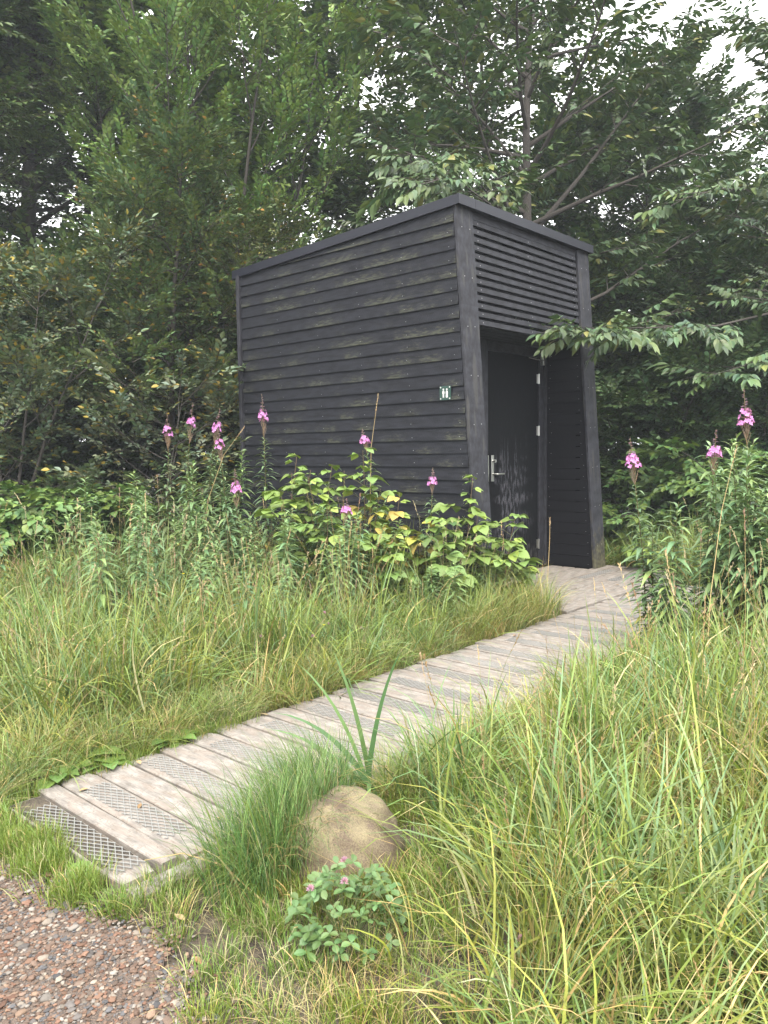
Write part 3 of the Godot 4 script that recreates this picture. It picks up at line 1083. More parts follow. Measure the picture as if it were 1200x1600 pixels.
func leafy(b: Array, P: Dictionary, bs: Sh, br: float, xfs: Array, cols: Array, tint: Color, size: float, len: float) -> void:
	var ns: int = P.ns
	for j in ns:
		var u := lerpf(P.get("inner", 0.22), 1.0, (j + rf(0.2, 0.8)) / ns)
		var B := along(b, u)
		var bd: Vector3 = B[1]
		var sgn := -1.0 if j % 2 == 0 else 1.0
		var lat := bd.cross(Vector3.UP).normalized()
		var sd := (bd * rf(0.4, 0.9) + lat * sgn * rf(0.5, 1.0) + Vector3.UP * rf(-0.3, 0.45)).normalized()
		var sl := len * rf(0.28, 0.5) * (1.15 - 0.6 * u)
		sl = maxf(sl, 0.2)
		var c := limb(B[0], sd, sl, Vector3.UP * P.get("curl", 0.0) * 0.6, 0.12, 3)
		bs.tube(c, radii(minf(br * 0.4, 0.012), 0.002, 4), 3, 1.2)
		var sp: int = P.sp
		for k in sp:
			var w := (k + rf(0.2, 1.0)) / sp
			var C := along(c, w)
			var dd: Vector3 = C[1]
			var l2 := dd.cross(Vector3.UP)
			var out := (dd + l2 * rf(-1.1, 1.1) + Vector3.UP * rf(-0.45, 0.4)).normalized()
			put_spray(xfs, cols, C[0], out, tint, size)
	var E := along(b, 0.999)
	for k in 2:
		put_spray(xfs, cols, E[0], (E[1] + Vector3(rf(-0.4, 0.4), rf(-0.3, 0.3), rf(-0.4, 0.4))).normalized(), tint, size)

func put_spray(xfs: Array, cols: Array, p: Vector3, d: Vector3, tint: Color, size: float) -> void:
	var k := rng.randi() % 3
	var q := rf(0.8, 1.2) * size
	xfs[k].append(Transform3D(basis_along(d, rf(-0.5, 0.5)).scaled(Vector3(q, q, q)), p))
	var br := rf(0.8, 1.2)
	var hue := rf(-0.1, 0.1)
	cols[k].append(Color(tint.r * br * (1.0 + hue), tint.g * br, tint.b * br * (1.0 - hue)))

func build_woods() -> void:
	make_sprays()
	# small tree with yellowing leaves, its thin trunk beside the hut's rear corner
	tree("serviceberry_tree", Vector2(0.30, -5.29), "small spreading tree with yellow and orange leaf tips beside the hut's rear corner", "tree",
		{"h": 5.4, "r": 0.075, "first": 0.24, "nb": 34, "bl": 2.1, "up": 0.15, "curl": 0.25, "ns": 9, "sp": 6, "kind": "serv", "shape": 1, "size": 1.15, "tint": Color(1.12, 1.15, 1.05)}, "", 21)
	tree("serviceberry_tree", Vector2(1.35, -4.75), "yellowing bushy tree leaning against the roof edge behind the long wall", "tree",
		{"h": 4.3, "r": 0.05, "first": 0.3, "nb": 26, "bl": 1.5, "up": 0.3, "curl": 0.2, "ns": 8, "sp": 6, "kind": "serv", "shape": 0, "size": 1.1, "tint": Color(1.15, 1.05, 0.9)}, "", 22)
	tree("hazel_tree", Vector2(2.2, -6.6), "tall fresh green tree of many upright stems behind the yellowing tree", "tree",
		{"h": 9.6, "r": 0.09, "first": 0.22, "nb": 66, "bl": 2.0, "up": 0.7, "curl": 0.5, "ns": 8, "sp": 6, "kind": "hazel", "shape": 2, "stems": 6, "splay": 0.34, "size": 1.15, "tint": Color(1.22, 1.25, 1.1)}, "", 23)
	tree("oak_tree", Vector2(1.25, -11.4), "thick trunked dark tree far behind the grey shrub at the picture's left", "tree",
		{"h": 13.0, "r": 0.27, "first": 0.42, "nb": 34, "bl": 4.2, "up": 0.3, "curl": 0.2, "ns": 10, "sp": 7, "kind": "far", "shape": 0, "tint": Color(0.85, 0.9, 0.8)}, "", 24)
	tree("oak_tree", Vector2(-1.9, -9.6), "dark leafy tree hanging into the upper corner at far left", "tree",
		{"h": 12.0, "r": 0.2, "first": 0.4, "nb": 34, "bl": 3.4, "up": 0.25, "curl": 0.1, "ns": 10, "sp": 7, "kind": "dark", "shape": 0, "size": 1.2, "tint": Color(1.2, 1.15, 0.9)}, "", 25)
	tree("grey_willow_shrub", Vector2(-1.75, -5.7), "tall grey green shrub at the meadow's far left edge", "shrub",
		{"h": 3.9, "r": 0.04, "first": 0.12, "nb": 36, "bl": 1.3, "up": 0.5, "curl": 0.2, "ns": 7, "sp": 5, "kind": "grey", "shape": 0, "stems": 4, "splay": 0.4, "tint": Color(0.9, 0.95, 0.85)}, "", 26)
	tree("grey_willow_shrub", Vector2(-0.70, -4.15), "low grey leaved shrub with a few yellow leaves behind the pink flower spikes", "shrub",
		{"h": 2.05, "r": 0.026, "first": 0.3, "nb": 18, "bl": 1.15, "up": 0.18, "curl": 0.15, "ns": 6, "sp": 3, "kind": "grey", "shape": 2, "stems": 2, "splay": 0.3, "size": 1.05}, "", 27)
	# understorey: dark shrubs that close the view between the trunks
	var low := [
		[-0.9, -7.6, 3.4, "dark rounded shrub in the shade under the yellowing tree"], [0.95, -7.3, 3.6, "dark shrub behind the thin forked trunk"],
		[-2.4, -7.3, 3.2, "shaded shrub behind the tall grey green shrub"], [2.6, -5.2, 3.8, "dark shrub close behind the hut's back wall"],
		[5.2, -0.7, 2.4, "dark leafy shrub beside the hut's right corner post"], [5.9, 0.6, 2.6, "dark shrub in the shade behind the single pink flower spike"],
		[6.6, 1.7, 2.7, "shaded shrub behind the tall flowering willowherbs"], [7.3, 2.9, 3.0, "leafy shrub at the far right edge of the woods"],
		[6.9, -1.3, 4.2, "tall dark shrub behind the cherry trunk"], [8.2, 0.5, 4.6, "tall dark shrub deep in the wood right of the cherry"], [9.0, 2.2, 4.4, "tall shrub behind the leafy right edge"],
		[0.6, -9.2, 4.5, "dark tall shrub deep between the left tree trunks"], [4.6, -4.4, 4.2, "dark shrub hidden behind the hut roof"], [-3.9, -8.4, 3.6, "dark shrub beyond the far left of the meadow"]]
	for i in low.size():
		var e: Array = low[i]
		tree("understorey_shrub", Vector2(e[0], e[1]), e[3], "shrub",
			{"h": e[2], "r": 0.035, "first": 0.06, "nb": 30, "bl": e[2] * 0.42, "up": 0.4, "curl": 0.1, "ns": 7, "sp": 6, "kind": "dark", "shape": 0, "stems": 3, "splay": 0.35, "tint": Color(0.95, 1.0, 0.95)}, "dark shrubs under the trees", 40 + i)
	var belt := [[-6.5, -11.0], [-4.6, -14.0], [-1.6, -15.0], [1.4, -15.5], [4.2, -14.5], [6.6, -11.0], [8.8, -8.8], [10.8, -6.6], [12.6, -2.4], [13.6, -0.6], [13.2, 2.6], [12.0, 4.4], [-2.9, -10.2], [1.6, -8.6], [3.4, -8.2], [7.6, -3.4], [9.4, -0.4], [10.0, 4.0]]
	var belt_labels := ["at the wood's far left end", "far behind the left meadow", "deep behind the dark left trunk", "deep behind the forked trunk", "deep behind the tall fresh green tree", "far behind the hut's back wall", "far behind the hut roof", "far behind the cherry trunk", "deep in the wood right of the cherry", "second deep in the wood right of the cherry", "far behind the right hand cherry", "at the wood's far right end", "behind the tall grey green shrub", "between the yellowing and the fresh green tree", "behind the fresh green stems", "in the wood close behind the cherry", "behind the bramble thickets on the right", "behind the far right shrub"]
	for i in belt.size():
		tree("woodland_bush", Vector2(belt[i][0], belt[i][1]), "large dark bush filling the gap " + belt_labels[i], "bush",
			{"h": 4.6, "r": 0.05, "first": 0.03, "nb": 30, "bl": 2.1, "up": 0.45, "curl": 0.1, "ns": 8, "sp": 6, "kind": "far", "shape": 0, "stems": 3, "splay": 0.35, "size": 1.35}, "large bushes between the far trees", 240 + i)
	# the cherry that leans over the roof, its limbs drawn as they run
	var cb := Vector3(3.95, 2.9, -1.95)
	var ex := [
		{"pts": [Vector3(4.1, 3.9, -1.95), Vector3(3.6, 4.35, -1.95), Vector3(2.7, 4.75, -1.9), Vector3(1.9, 4.75, -1.8), Vector3(1.15, 4.55, -1.75)], "r": 0.022, "ns": 13, "sp": 4},
		{"pts": [Vector3(4.0, 3.3, -1.95), Vector3(3.2, 3.75, -1.6), Vector3(2.2, 4.15, -1.3), Vector3(1.25, 4.2, -1.15), Vector3(0.7, 4.02, -1.1)], "r": 0.022, "ns": 12, "sp": 4},
		{"pts": [Vector3(4.15, 4.3, -1.95), Vector3(4.9, 5.2, -1.6), Vector3(5.6, 6.2, -1.2), Vector3(6.3, 7.2, -0.8)], "r": 0.045, "ns": 12, "sp": 4},
		{"pts": [Vector3(4.05, 3.0, -1.9), Vector3(4.9, 3.5, -1.2), Vector3(5.9, 4.3, -0.5), Vector3(6.9, 4.9, 0.2)], "r": 0.04, "ns": 13, "sp": 4},
		{"pts": [Vector3(4.0, 2.6, -1.9), Vector3(4.6, 2.9, -1.1), Vector3(5.3, 3.2, 0.0), Vector3(5.9, 3.3, 0.9)], "r": 0.028, "ns": 12, "sp": 4},
		{"pts": [Vector3(4.2, 5.0, -1.95), Vector3(3.6, 5.7, -2.3), Vector3(2.8, 6.3, -2.6), Vector3(2.0, 6.6, -2.9)], "r": 0.03, "ns": 12, "sp": 4}]
	tree("cherry_tree", Vector2(3.85, -1.95), "cherry tree with a slim pale brown trunk rising behind the hut roof", "tree",
		{"h": 10.5, "r": 0.12, "first": 0.34, "nb": 30, "bl": 3.0, "up": 0.42, "curl": 0.05, "ns": 10, "sp": 4, "kind": "cherry", "shape": 0, "lean": Vector3(0.10, 0, 0.02), "extra": ex}, "", 61)
	var ex2 := [
		{"pts": [Vector3(6.3, 3.0, 1.3), Vector3(5.2, 3.0, 0.95), Vector3(3.9, 2.72, 0.7), Vector3(2.9, 2.62, 0.5), Vector3(2.1, 2.55, 0.28), Vector3(1.45, 2.46, 0.12)], "r": 0.022, "ns": 17, "sp": 4, "inner": 0.35, "reach": 0.75},
		{"pts": [Vector3(6.3, 2.7, 1.3), Vector3(5.4, 2.6, 1.2), Vector3(4.3, 2.3, 1.0), Vector3(3.4, 2.1, 0.8)], "r": 0.016, "ns": 8, "sp": 2, "inner": 0.4},
		{"pts": [Vector3(6.35, 4.2, 1.3), Vector3(5.3, 4.5, 1.0), Vector3(4.3, 4.4, 0.6), Vector3(3.4, 4.1, 0.3)], "r": 0.022, "ns": 11, "sp": 3},
		{"pts": [Vector3(6.35, 5.2, 1.3), Vector3(5.6, 5.9, 1.2), Vector3(4.9, 6.2, 1.1)], "r": 0.022, "ns": 8, "sp": 3}]
	tree("cherry_tree", Vector2(6.4, 1.35), "cherry tree at the right whose low drooping branch hangs before the hut's corner", "tree",
		{"h": 6.8, "r": 0.09, "first": 0.35, "nb": 13, "bl": 2.1, "up": 0.4, "curl": 0.0, "ns": 9, "sp": 3, "kind": "cherry", "shape": 0, "extra": ex2}, "", 62)
	# the wood behind
	var far := [
		[4.6, -9.4, 14.0, 3.6, "far", "tall tree standing farthest back behind the fresh green tree", 0.2], [6.6, -7.6, 12.5, 3.0, "far", "tall thin crowned tree behind the hut roof with sky showing through", 0.35],
		[8.6, -5.6, 12.0, 3.0, "far", "tall tree behind the cherry trunk", 0.3], [9.6, -2.4, 7.6, 2.6, "dark", "tree in the wood right of the cherry's crown", 0.2],
		[10.6, 0.2, 5.8, 2.4, "hazel", "light green tree in the wood beside the sky gap", 0.15], [10.4, 2.8, 5.2, 2.3, "hazel", "bright green rounded tree low at the far right edge", 0.12],
		[-0.2, -13.5, 12.0, 3.6, "far", "distant tree between the two dark left trees", 0.2], [3.0, -12.5, 13.5, 3.6, "far", "distant tall tree behind the fresh green stems", 0.2],
		[12.5, -5.0, 8.6, 3.0, "far", "distant tree seen through the cherry's crown", 0.2], [13.5, 1.0, 5.6, 2.6, "far", "distant tree closing the wood on the right", 0.1], [-4.2, -11.5, 11.0, 3.5, "far", "distant tree at the far left end of the wood", 0.15]]
	for i in far.size():
		var e: Array = far[i]
		tree("woodland_tree", Vector2(e[0], e[1]), e[5], "tree",
			{"h": e[2], "r": 0.13, "first": e[6], "nb": 26 if i == 1 or i == 2 or i == 8 else 40, "bl": e[3], "up": 0.3, "curl": 0.15, "ns": 10, "sp": 6, "kind": e[4], "shape": 0, "size": 1.4}, "trees of the wood", 80 + i)

# ------------------------------------------------------------------ meadow plants
func fireweed(called: String, at: Vector2, h: float, flower: float, label: String, group: String, sd: int, lean := Vector2.ZERO, tint := Color.WHITE) -> Node3D:
	# a willowherb stem: narrow drooping leaves in spirals, above them seed pods, pink flowers and a thin tip of buds
	rng.seed = sd
	var y0 := ground_y(at.x, at.y)
	var root := thing(called, Vector3(at.x, y0, at.y), label, "wildflower" if flower > 0.0 else "plant", group)
	var l3 := Vector3(lean.x, 0, lean.y)
	var stem := limb(Vector3.ZERO, Vector3.UP + l3 * 0.3, h, l3, 0.035, 8)
	var s := Sh.new()
	s.col = lin(0.10, 0.085, 0.035)
	s.tube(stem, radii(0.0055, 0.002, 9), 5)
	part("stem", s.mesh(M.stem), root)
	var top := 0.97 if flower <= 0.0 else 1.0 - flower / h
	var n := int(h * 76.0)
	var greens := [lin(0.115, 0.175, 0.085), lin(0.10, 0.16, 0.08), lin(0.14, 0.20, 0.085)]
	for i in n:
		var t := lerpf(0.10, top, float(i) / n)
		var A := along(stem, t)
		var az := i * 2.39996 + rf(-0.3, 0.3)
		var q := t / top
		var rise := lerpf(0.15, 0.75, pow(q, 3.0)) + rf(-0.2, 0.2)
		var d := Vector3(cos(az) * cos(rise), sin(rise), sin(az) * cos(rise))
		var L := lerpf(0.165, 0.075, pow(q, 5.0)) * rf(0.8, 1.15) * clampf(0.5 + t * 1.6, 0.0, 1.0)
		var lf := Sh.new()
		var g: Color = jitter(greens[rng.randi() % 3], 0.2)
		if t < 0.3 and rng.randf() < 0.25:
			g = jitter(lin(0.22, 0.19, 0.05), 0.2)
		lf.col = Color(g.r * tint.r, g.g * tint.g, g.b * tint.b)
		leaf(lf, Vector3.ZERO, d, (Vector3.UP - d * d.y).normalized(), L, L * 0.2, 0.3, rf(0.35, 0.75), LANCE)
		part("leaf", lf.mesh(M.leaf_soft), root, Transform3D(Basis(), A[0]))
	if flower > 0.0:
		var pods := Sh.new()
		var fl := Sh.new()
		var buds := Sh.new()
		var top3: Vector3 = along(stem, 0.999)[0]
		var ax: Vector3 = along(stem, 0.999)[1]
		var base: Vector3 = along(stem, top)[0]
		for i in 22:
			var q := rf(0.0, 0.38)
			var az := i * 2.39996
			var o := base.lerp(top3, q)
			var d := (Vector3(cos(az), 0, sin(az)) * 0.42 + ax).normalized()
			pods.col = jitter(lin(0.22, 0.15, 0.105), 0.25)
			pods.tube([o, o + d * 0.03, o + d * rf(0.06, 0.085) + ax * 0.01], [0.0012, 0.0017, 0.0009], 3)
		for i in 26:
			var q := rf(0.36, 0.62)
			var az := i * 2.39996
			var o := base.lerp(top3, q)
			var d := (Vector3(cos(az), 0, sin(az)) + ax * 0.35).normalized()
			pods.col = lin(0.16, 0.07, 0.08)
			var L := lerpf(0.046, 0.026, (q - 0.36) / 0.26)
			pods.tube([o, o + d * L], [0.001, 0.001], 3)
			var c := o + d * L
			var a := d.cross(Vector3.UP).normalized()
			var b := d.cross(a)
			for k in 4:
				var w := k * TAU / 4 + 0.4
				var pd := (a * cos(w) + b * sin(w) + d * 0.35).normalized()
				fl.col = jitter(lin(0.50, 0.20, 0.46), 0.2)
				leaf(fl, c, pd, (d - pd * d.dot(pd)).normalized(), rf(0.015, 0.020), 0.014, 0.2, 0.0, ROUND)
		for i in 26:
			var q := rf(0.62, 1.0)
			var az := i * 2.39996
			var o := base.lerp(top3, q)
			var d := (Vector3(cos(az), 0, sin(az)) * (1.1 - q) * 2.0 + ax * 0.3 - Vector3.UP * 0.2).normalized()
			var L := lerpf(0.028, 0.006, (q - 0.62) / 0.38)
			buds.col = jitter(lin(0.24, 0.15, 0.18), 0.25)
			buds.tube([o, o + d * L * 0.6, o + d * L], [0.0012, 0.0028, 0.0008], 4)
		part("seed_pods", pods.mesh(M.stem), root).set_meta("kind", "stuff")
		part("blossom", fl.mesh(M.petal), root).set_meta("kind", "stuff")
		part("buds", buds.mesh(M.petal), root).set_meta("kind", "stuff")
	return root

func willow_foliage(sd: int, h: float, tint: Color) -> Array:
	rng.seed = sd
	var stem := limb(Vector3.ZERO, Vector3.UP, h, Vector3(rf(-0.2, 0.2), 0, rf(-0.2, 0.2)), 0.04, 8)
	var s := Sh.new()
	s.col = lin(0.10, 0.10, 0.04)
	s.tube(stem, radii(0.005, 0.0018, 9), 5)
	var lf := Sh.new()
	var greens := [lin(0.115, 0.175, 0.085), lin(0.10, 0.16, 0.08), lin(0.14, 0.20, 0.085)]
	var n := int(h * 84.0)
	for i in n:
		var t := lerpf(0.10, 0.985, float(i) / n)
		var A := along(stem, t)
		var az := i * 2.39996 + rf(-0.3, 0.3)
		var rise := lerpf(0.15, 0.85, pow(t, 4.0)) + rf(-0.25, 0.25)
		var d := Vector3(cos(az) * cos(rise), sin(rise), sin(az) * cos(rise))
		var L := lerpf(0.175, 0.08, pow(t, 6.0)) * rf(0.8, 1.15) * clampf(0.5 + t * 1.6, 0.0, 1.0)
		var g: Color = jitter(greens[rng.randi() % 3], 0.2)
		if t < 0.3 and rng.randf() < 0.2:
			g = jitter(lin(0.24, 0.20, 0.06), 0.2)
		lf.col = Color(g.r * tint.r, g.g * tint.g, g.b * tint.b)
		leaf(lf, A[0], d, (Vector3.UP - d * d.y).normalized(), L, L * 0.2, 0.3, rf(0.3, 0.7), LANCE)
	return [s.mesh(M.stem), lf.mesh(M.leaf_soft)]

func trifoliate(sd: int, L: float, cols: Array, spread: float) -> ArrayMesh:
	# a bramble leaf: stalk and three toothed, drooping leaflets
	rng.seed = sd
	var s := Sh.new()
	s.col = lin(0.10, 0.11, 0.04)
	var e := Vector3(0, 0.02, 0.06)
	s.tube([Vector3.ZERO, e * 0.5 + Vector3(0, 0.008, 0), e], [0.0014, 0.0012, 0.001], 3)
	var tooth := [0.0, 0.52, 0.88, 1.0, 0.92, 0.72, 0.42, 0.0]
	for k in 3:
		var a := (k - 1) * spread + rf(-0.15, 0.15)
		var d := Vector3(sin(a), rf(-0.35, 0.1), cos(a)).normalized()
		var up := Vector3(rf(-0.3, 0.3), 1, rf(-0.2, 0.2))
		up = (up - d * up.dot(d)).normalized()
		s.col = jitter(cols[rng.randi() % cols.size()], 0.16)
		var q := rf(0.85, 1.1) * (1.1 if k == 1 else 0.92)
		leaf(s, e, d, up, L * q, L * q * 0.84, rf(0.05, 0.3), rf(0.25, 0.6), tooth)
	return s.mesh(M.leaf_soft)

func raspberry(at: Vector2, h: float, lean: Vector2, pick: Array, label: String, sd: int, nl: int, LV: Array) -> void:
	rng.seed = sd
	var y0 := ground_y(at.x, at.y)
	var root := thing("raspberry_cane", Vector3(at.x, y0, at.y), label, "plant", "raspberry canes growing against the hut")
	var l3 := Vector3(lean.x, 0, lean.y)
	var stem := limb(Vector3.ZERO, Vector3.UP + l3 * 0.3, h, l3 * 1.1, 0.05, 7)
	var s := Sh.new()
	s.col = lin(0.15, 0.10, 0.055)
	s.tube(stem, radii(0.005, 0.002, 8), 5)
	part("cane", s.mesh(M.stem), root)
	for i in nl:
		var t := lerpf(0.22, 1.0, (i + 0.7) / nl)
		var A := along(stem, t)
		var az := i * 2.39996 + rf(-0.5, 0.5)
		var rise := rf(-0.1, 0.45)
		var d := Vector3(cos(az) * cos(rise), sin(rise), sin(az) * cos(rise))
		var k: int = pick[rng.randi() % pick.size()]
		var q := rf(0.75, 1.15) * (1.0 if t < 0.85 else 0.75)
		var o: Vector3 = A[0]
		if i % 3 == 0 and t < 0.85:
			var side := Sh.new()
			side.col = lin(0.12, 0.12, 0.05)
			side.tube([o, o + d * 0.07 + Vector3(0, 0.02, 0), o + d * 0.15 + Vector3(0, 0.02, 0)], [0.002, 0.0017, 0.0013], 4)
			part("side_shoot", side.mesh(M.stem), root)
			for w in 2:
				var d2 := d.rotated(Vector3.UP, (w - 0.5) * 1.6)
				part("leaf", LV[k], root, Transform3D(basis_along(d2, rf(-0.3, 0.3)).scaled(Vector3(q, q, q)), o + d * (0.08 + 0.07 * w) + Vector3(0, 0.02, 0)))
			o += d * 0.15 + Vector3(0, 0.02, 0)
		part("leaf", LV[k], root, Transform3D(basis_along(d, rf(-0.3, 0.3)).scaled(Vector3(q, q, q)), o))

func build_meadow_plants() -> void:
	var gw := "flowering willowherbs in the meadow"
	var F := [
		[-1.62, -2.35, 1.74, 0.36, "pink willowherb spike, first of the three heads before the dark shrubs"], [-1.50, -2.22, 1.82, 0.40, "tallest pink willowherb of the three heads before the dark shrubs"],
		[-1.33, -2.18, 1.76, 0.36, "pink willowherb spike of the three heads that stands nearest the hut"], [-1.33, -1.75, 1.56, 0.32, "pink willowherb with two flower tufts just left of the hut's rear corner"],
		[-1.18, -1.43, 1.84, 0.40, "tall willowherb with bare seed pods standing before the black boards"], [-1.62, -1.28, 1.22, 0.34, "low pink willowherb spike in the middle of the left meadow"],
		[-0.58, -0.60, 1.55, 0.22, "willowherb with a small pink top beside the bright raspberry leaves"], [-1.42, -0.24, 0.98, 0.2, "short willowherb with one pink tuft below the yellow raspberry leaves"],
		[-0.30, -0.28, 1.20, 0.26, "slim willowherb with a faded purple spike close to the hut's corner"],
		[-0.95, 1.97, 1.42, 0.30, "willowherb with a full pink spike standing alone beside the deck"], [-0.64, 2.24, 1.46, 0.30, "willowherb with a smaller pink spike between two pink neighbours"], [-0.52, 2.47, 1.70, 0.36, "tallest willowherb with a pink spike at the right edge"]]
	for i in F.size():
		var e: Array = F[i]
		fireweed("willowherb", Vector2(e[0], e[1]), e[2], e[3], e[4], gw, 900 + i, Vector2(rf(-0.08, 0.08), rf(-0.08, 0.08)))
	# stems without flowers, in loose stands: a few are grown, the rest are copies turned and scaled
	rng.seed = 77
	var stands := [[-1.62, -2.1, 0.6, 0.75, 15, 1.28, "in the stand by the hut's rear corner"], [-1.55, -1.0, 0.6, 0.55, 14, 1.0, "in the middle of the left meadow"],
		[-0.38, 2.48, 0.5, 0.42, 27, 1.28, "in the stand right of the deck"], [-0.93, 2.06, 0.13, 0.09, 6, 1.0, "around the lone pink spike beside the deck"], [-2.6, -1.2, 0.6, 0.7, 9, 0.95, "at the left of the meadow"], [-1.0, -0.35, 0.6, 0.35, 12, 0.85, "between the raspberry canes"], [-0.75, 0.45, 0.6, 0.22, 5, 0.5, "low beside the bend of the boardwalk"], [-2.15, -0.35, 0.7, 0.42, 11, 0.66, "low in the middle of the left verge grass"], [-3.1, -1.9, 0.6, 0.6, 8, 0.9, "behind the left verge grass near the brambles"]]
	var proto := []
	for k in stands.size():
		var e: Array = stands[k]
		for i in e[4]:
			rng.seed = 3000 + k * 50 + i
			var x: float = e[0] + rf(-1, 1) * e[2]
			var z: float = e[1] + rf(-1, 1) * e[3]
			if x > -0.15 and z < 0.9:
				x = -0.2 - rf(0.0, 0.2)
			if (k == 2 or k == 3) and z < 1.99:
				z = 1.99 + rf(0, 0.2)
			var look := ["short", "middling", "tall"]
			var hq := rf(0.72, 1.12)
			var label: String = "%s leafy willowherb stem without flowers %s" % [look[0 if hq < 0.86 else (1 if hq < 1.0 else 2)], e[6]]
			if proto.size() < 7:
				proto.append(willow_foliage(4000 + proto.size(), 1.2, Color(1.3, 1.32, 1.1) if proto.size() % 2 else Color(1.12, 1.2, 1.1)))
			var o := thing("leafy_willowherb", Vector3(x, ground_y(x, z), z), label, "plant", "willowherb stems without flowers")
			var pr: Array = proto[(k * 5 + i) % proto.size()]
			part("stem", pr[0], o)
			part("foliage", pr[1], o)
			var q: float = e[5] * hq / 1.2
			o.scale = Vector3(lerpf(q, 1.0, 0.5), q, lerpf(q, 1.0, 0.5))
			o.rotation = Vector3(rf(-0.08, 0.08), rf(0, TAU), rf(-0.08, 0.08))
	# raspberries
	var LV := []
	var green := [lin(0.12, 0.19, 0.05), lin(0.135, 0.205, 0.055)]
	var light := [lin(0.17, 0.25, 0.055), lin(0.15, 0.23, 0.055), lin(0.20, 0.27, 0.06)]
	var yellow := [lin(0.38, 0.34, 0.06), lin(0.30, 0.31, 0.06), lin(0.42, 0.33, 0.09)]
	var deep := [lin(0.065, 0.115, 0.036), lin(0.08, 0.13, 0.04)]
	for set_ in [green, light, yellow, deep]:
		LV.append(trifoliate(50 + LV.size(), 0.118, set_, 1.1))
		LV.append(trifoliate(60 + LV.size(), 0.10, set_, 0.9))
	var C := [
		[-0.80, -0.62, 1.42, -0.1, 0.1, [2, 3, 2, 3, 0], "tallest raspberry cane with bright leaves before the black boards", 15],
		[-0.95, -0.42, 1.05, 0.1, 0.1, [4, 5, 4, 2, 3], "raspberry cane with yellow leaves in the middle of the patch", 14],
		[-1.10, -0.75, 1.15, -0.15, 0.0, [2, 3, 0, 1], "pale green raspberry cane beside the tall seeding willowherb", 14],
		[-1.22, -0.98, 1.18, 0.05, 0.1, [2, 3, 2, 1], "raspberry cane at the rear end of the patch by the boards", 14],
		[-1.32, -0.55, 0.92, -0.1, 0.15, [0, 1, 2, 3], "low raspberry cane among the willowherb stems", 12],
		[-0.62, -0.22, 0.85, 0.1, 0.2, [2, 3, 4, 0], "short raspberry cane in front of the yellow leaved one", 12],
		[-0.22, 0.03, 1.12, 0.02, 0.0, [0, 1, 2, 2], "raspberry cane reaching up against the leaning corner board", 13],
		[-0.38, 0.22, 0.88, 0.12, 0.1, [2, 3, 0], "raspberry cane in front of the corner board with light leaves", 13],
		[-0.05, 0.30, 0.82, 0.22, 0.05, [2, 3, 0, 1], "raspberry cane arching before the black door", 12],
		[-0.52, 0.05, 0.80, -0.1, 0.1, [0, 1, 6, 2], "dark green raspberry cane at the foot of the long wall", 12],
		[-0.75, 0.20, 0.62, -0.1, 0.15, [2, 0, 1], "small raspberry cane nearest the boardwalk", 10],
		[-1.12, -1.25, 1.28, 0.1, 0.05, [2, 3, 2, 0], "raspberry cane close under the seeding willowherb", 13],
		[-0.98, -0.95, 1.22, 0.0, 0.1, [2, 3, 0], "upright raspberry cane against the middle of the boards", 13],
		[-1.05, -0.15, 0.72, -0.05, 0.2, [2, 3, 1, 0], "low raspberry cane left of the yellow leaves", 12],
		[-0.68, -0.42, 1.0, 0.05, 0.1, [2, 4, 3, 5], "yellowing raspberry cane right of the yellow leaved one", 13],
		[-1.42, -0.85, 0.98, -0.1, 0.1, [0, 2, 3], "raspberry cane standing out into the left meadow", 12],
		[-0.30, 0.45, 0.62, 0.15, 0.1, [2, 3, 0], "low raspberry cane leaning towards the deck", 11],
		[2.62, 0.35, 0.35, -0.9, 0.45, [2, 3], "low raspberry shoot creeping over the deck's far corner", 9]]
	for i in C.size():
		var e: Array = C[i]
		raspberry(Vector2(e[0], e[1]), e[2], Vector2(e[3], e[4]), e[5], e[6], 1200 + i, int(e[7] * 1.5), LV)
	# bramble patches: arching canes thick with leaves
	var B := [[-2.15, -4.6, 1.15, "bright green bramble patch low at the far left of the meadow"], [-1.35, -4.3, 1.0, "bramble patch below the grey leaved shrub"], [-2.7, -4.0, 0.95, "bramble patch with yellowing leaves at the left edge"],
		[4.4, 0.55, 1.5, "bramble thicket with yellow leaves beside the hut's right corner post"], [5.0, 1.5, 1.5, "dark bramble thicket behind the willowherbs right of the deck"], [5.6, 2.6, 1.5, "bramble thicket under the right edge of the wood"], [3.6, -0.2, 1.2, "bramble thicket in the shade along the hut's right wall"]]
	for i in B.size():
		var e: Array = B[i]
		tree("bramble_thicket", Vector2(e[0], e[1]), e[3], "bush",
			{"h": e[2], "r": 0.012, "first": 0.15, "nb": 28, "bl": 0.75, "up": 0.55, "curl": -0.9, "ns": 6, "sp": 4, "kind": "bram", "shape": 2, "stems": 7, "splay": 0.8, "size": 0.95}, "bramble patches", 140 + i)

# ------------------------------------------------------------------ grass
func blade(s: Sh, base: Vector3, az: float, h: float, w: float, lean: float, arch: float, n: int, twist: float) -> void:
	var dh := Vector3(cos(az), 0, sin(az))
	var side := Vector3(cos(az + PI / 2 + twist), 0, sin(az + PI / 2 + twist))
	var p := base
	var pl := base - side * w * 0.35
	var pr := base + side * w * 0.35
	for i in range(1, n + 1):
		var t := float(i) / n
		var th := lean + arch * t * t
		p += (dh * sin(th) + Vector3.UP * cos(th)) * (h / n)
		if i == n:
			s.tri(pl, p, pr)
		else:
			var ww := w * 0.5 * (1.0 - t * t * 0.75)
			var l := p - side * ww
			var r := p + side * ww
			s.quad(pl, l, r, pr)
			pl = l
			pr = r

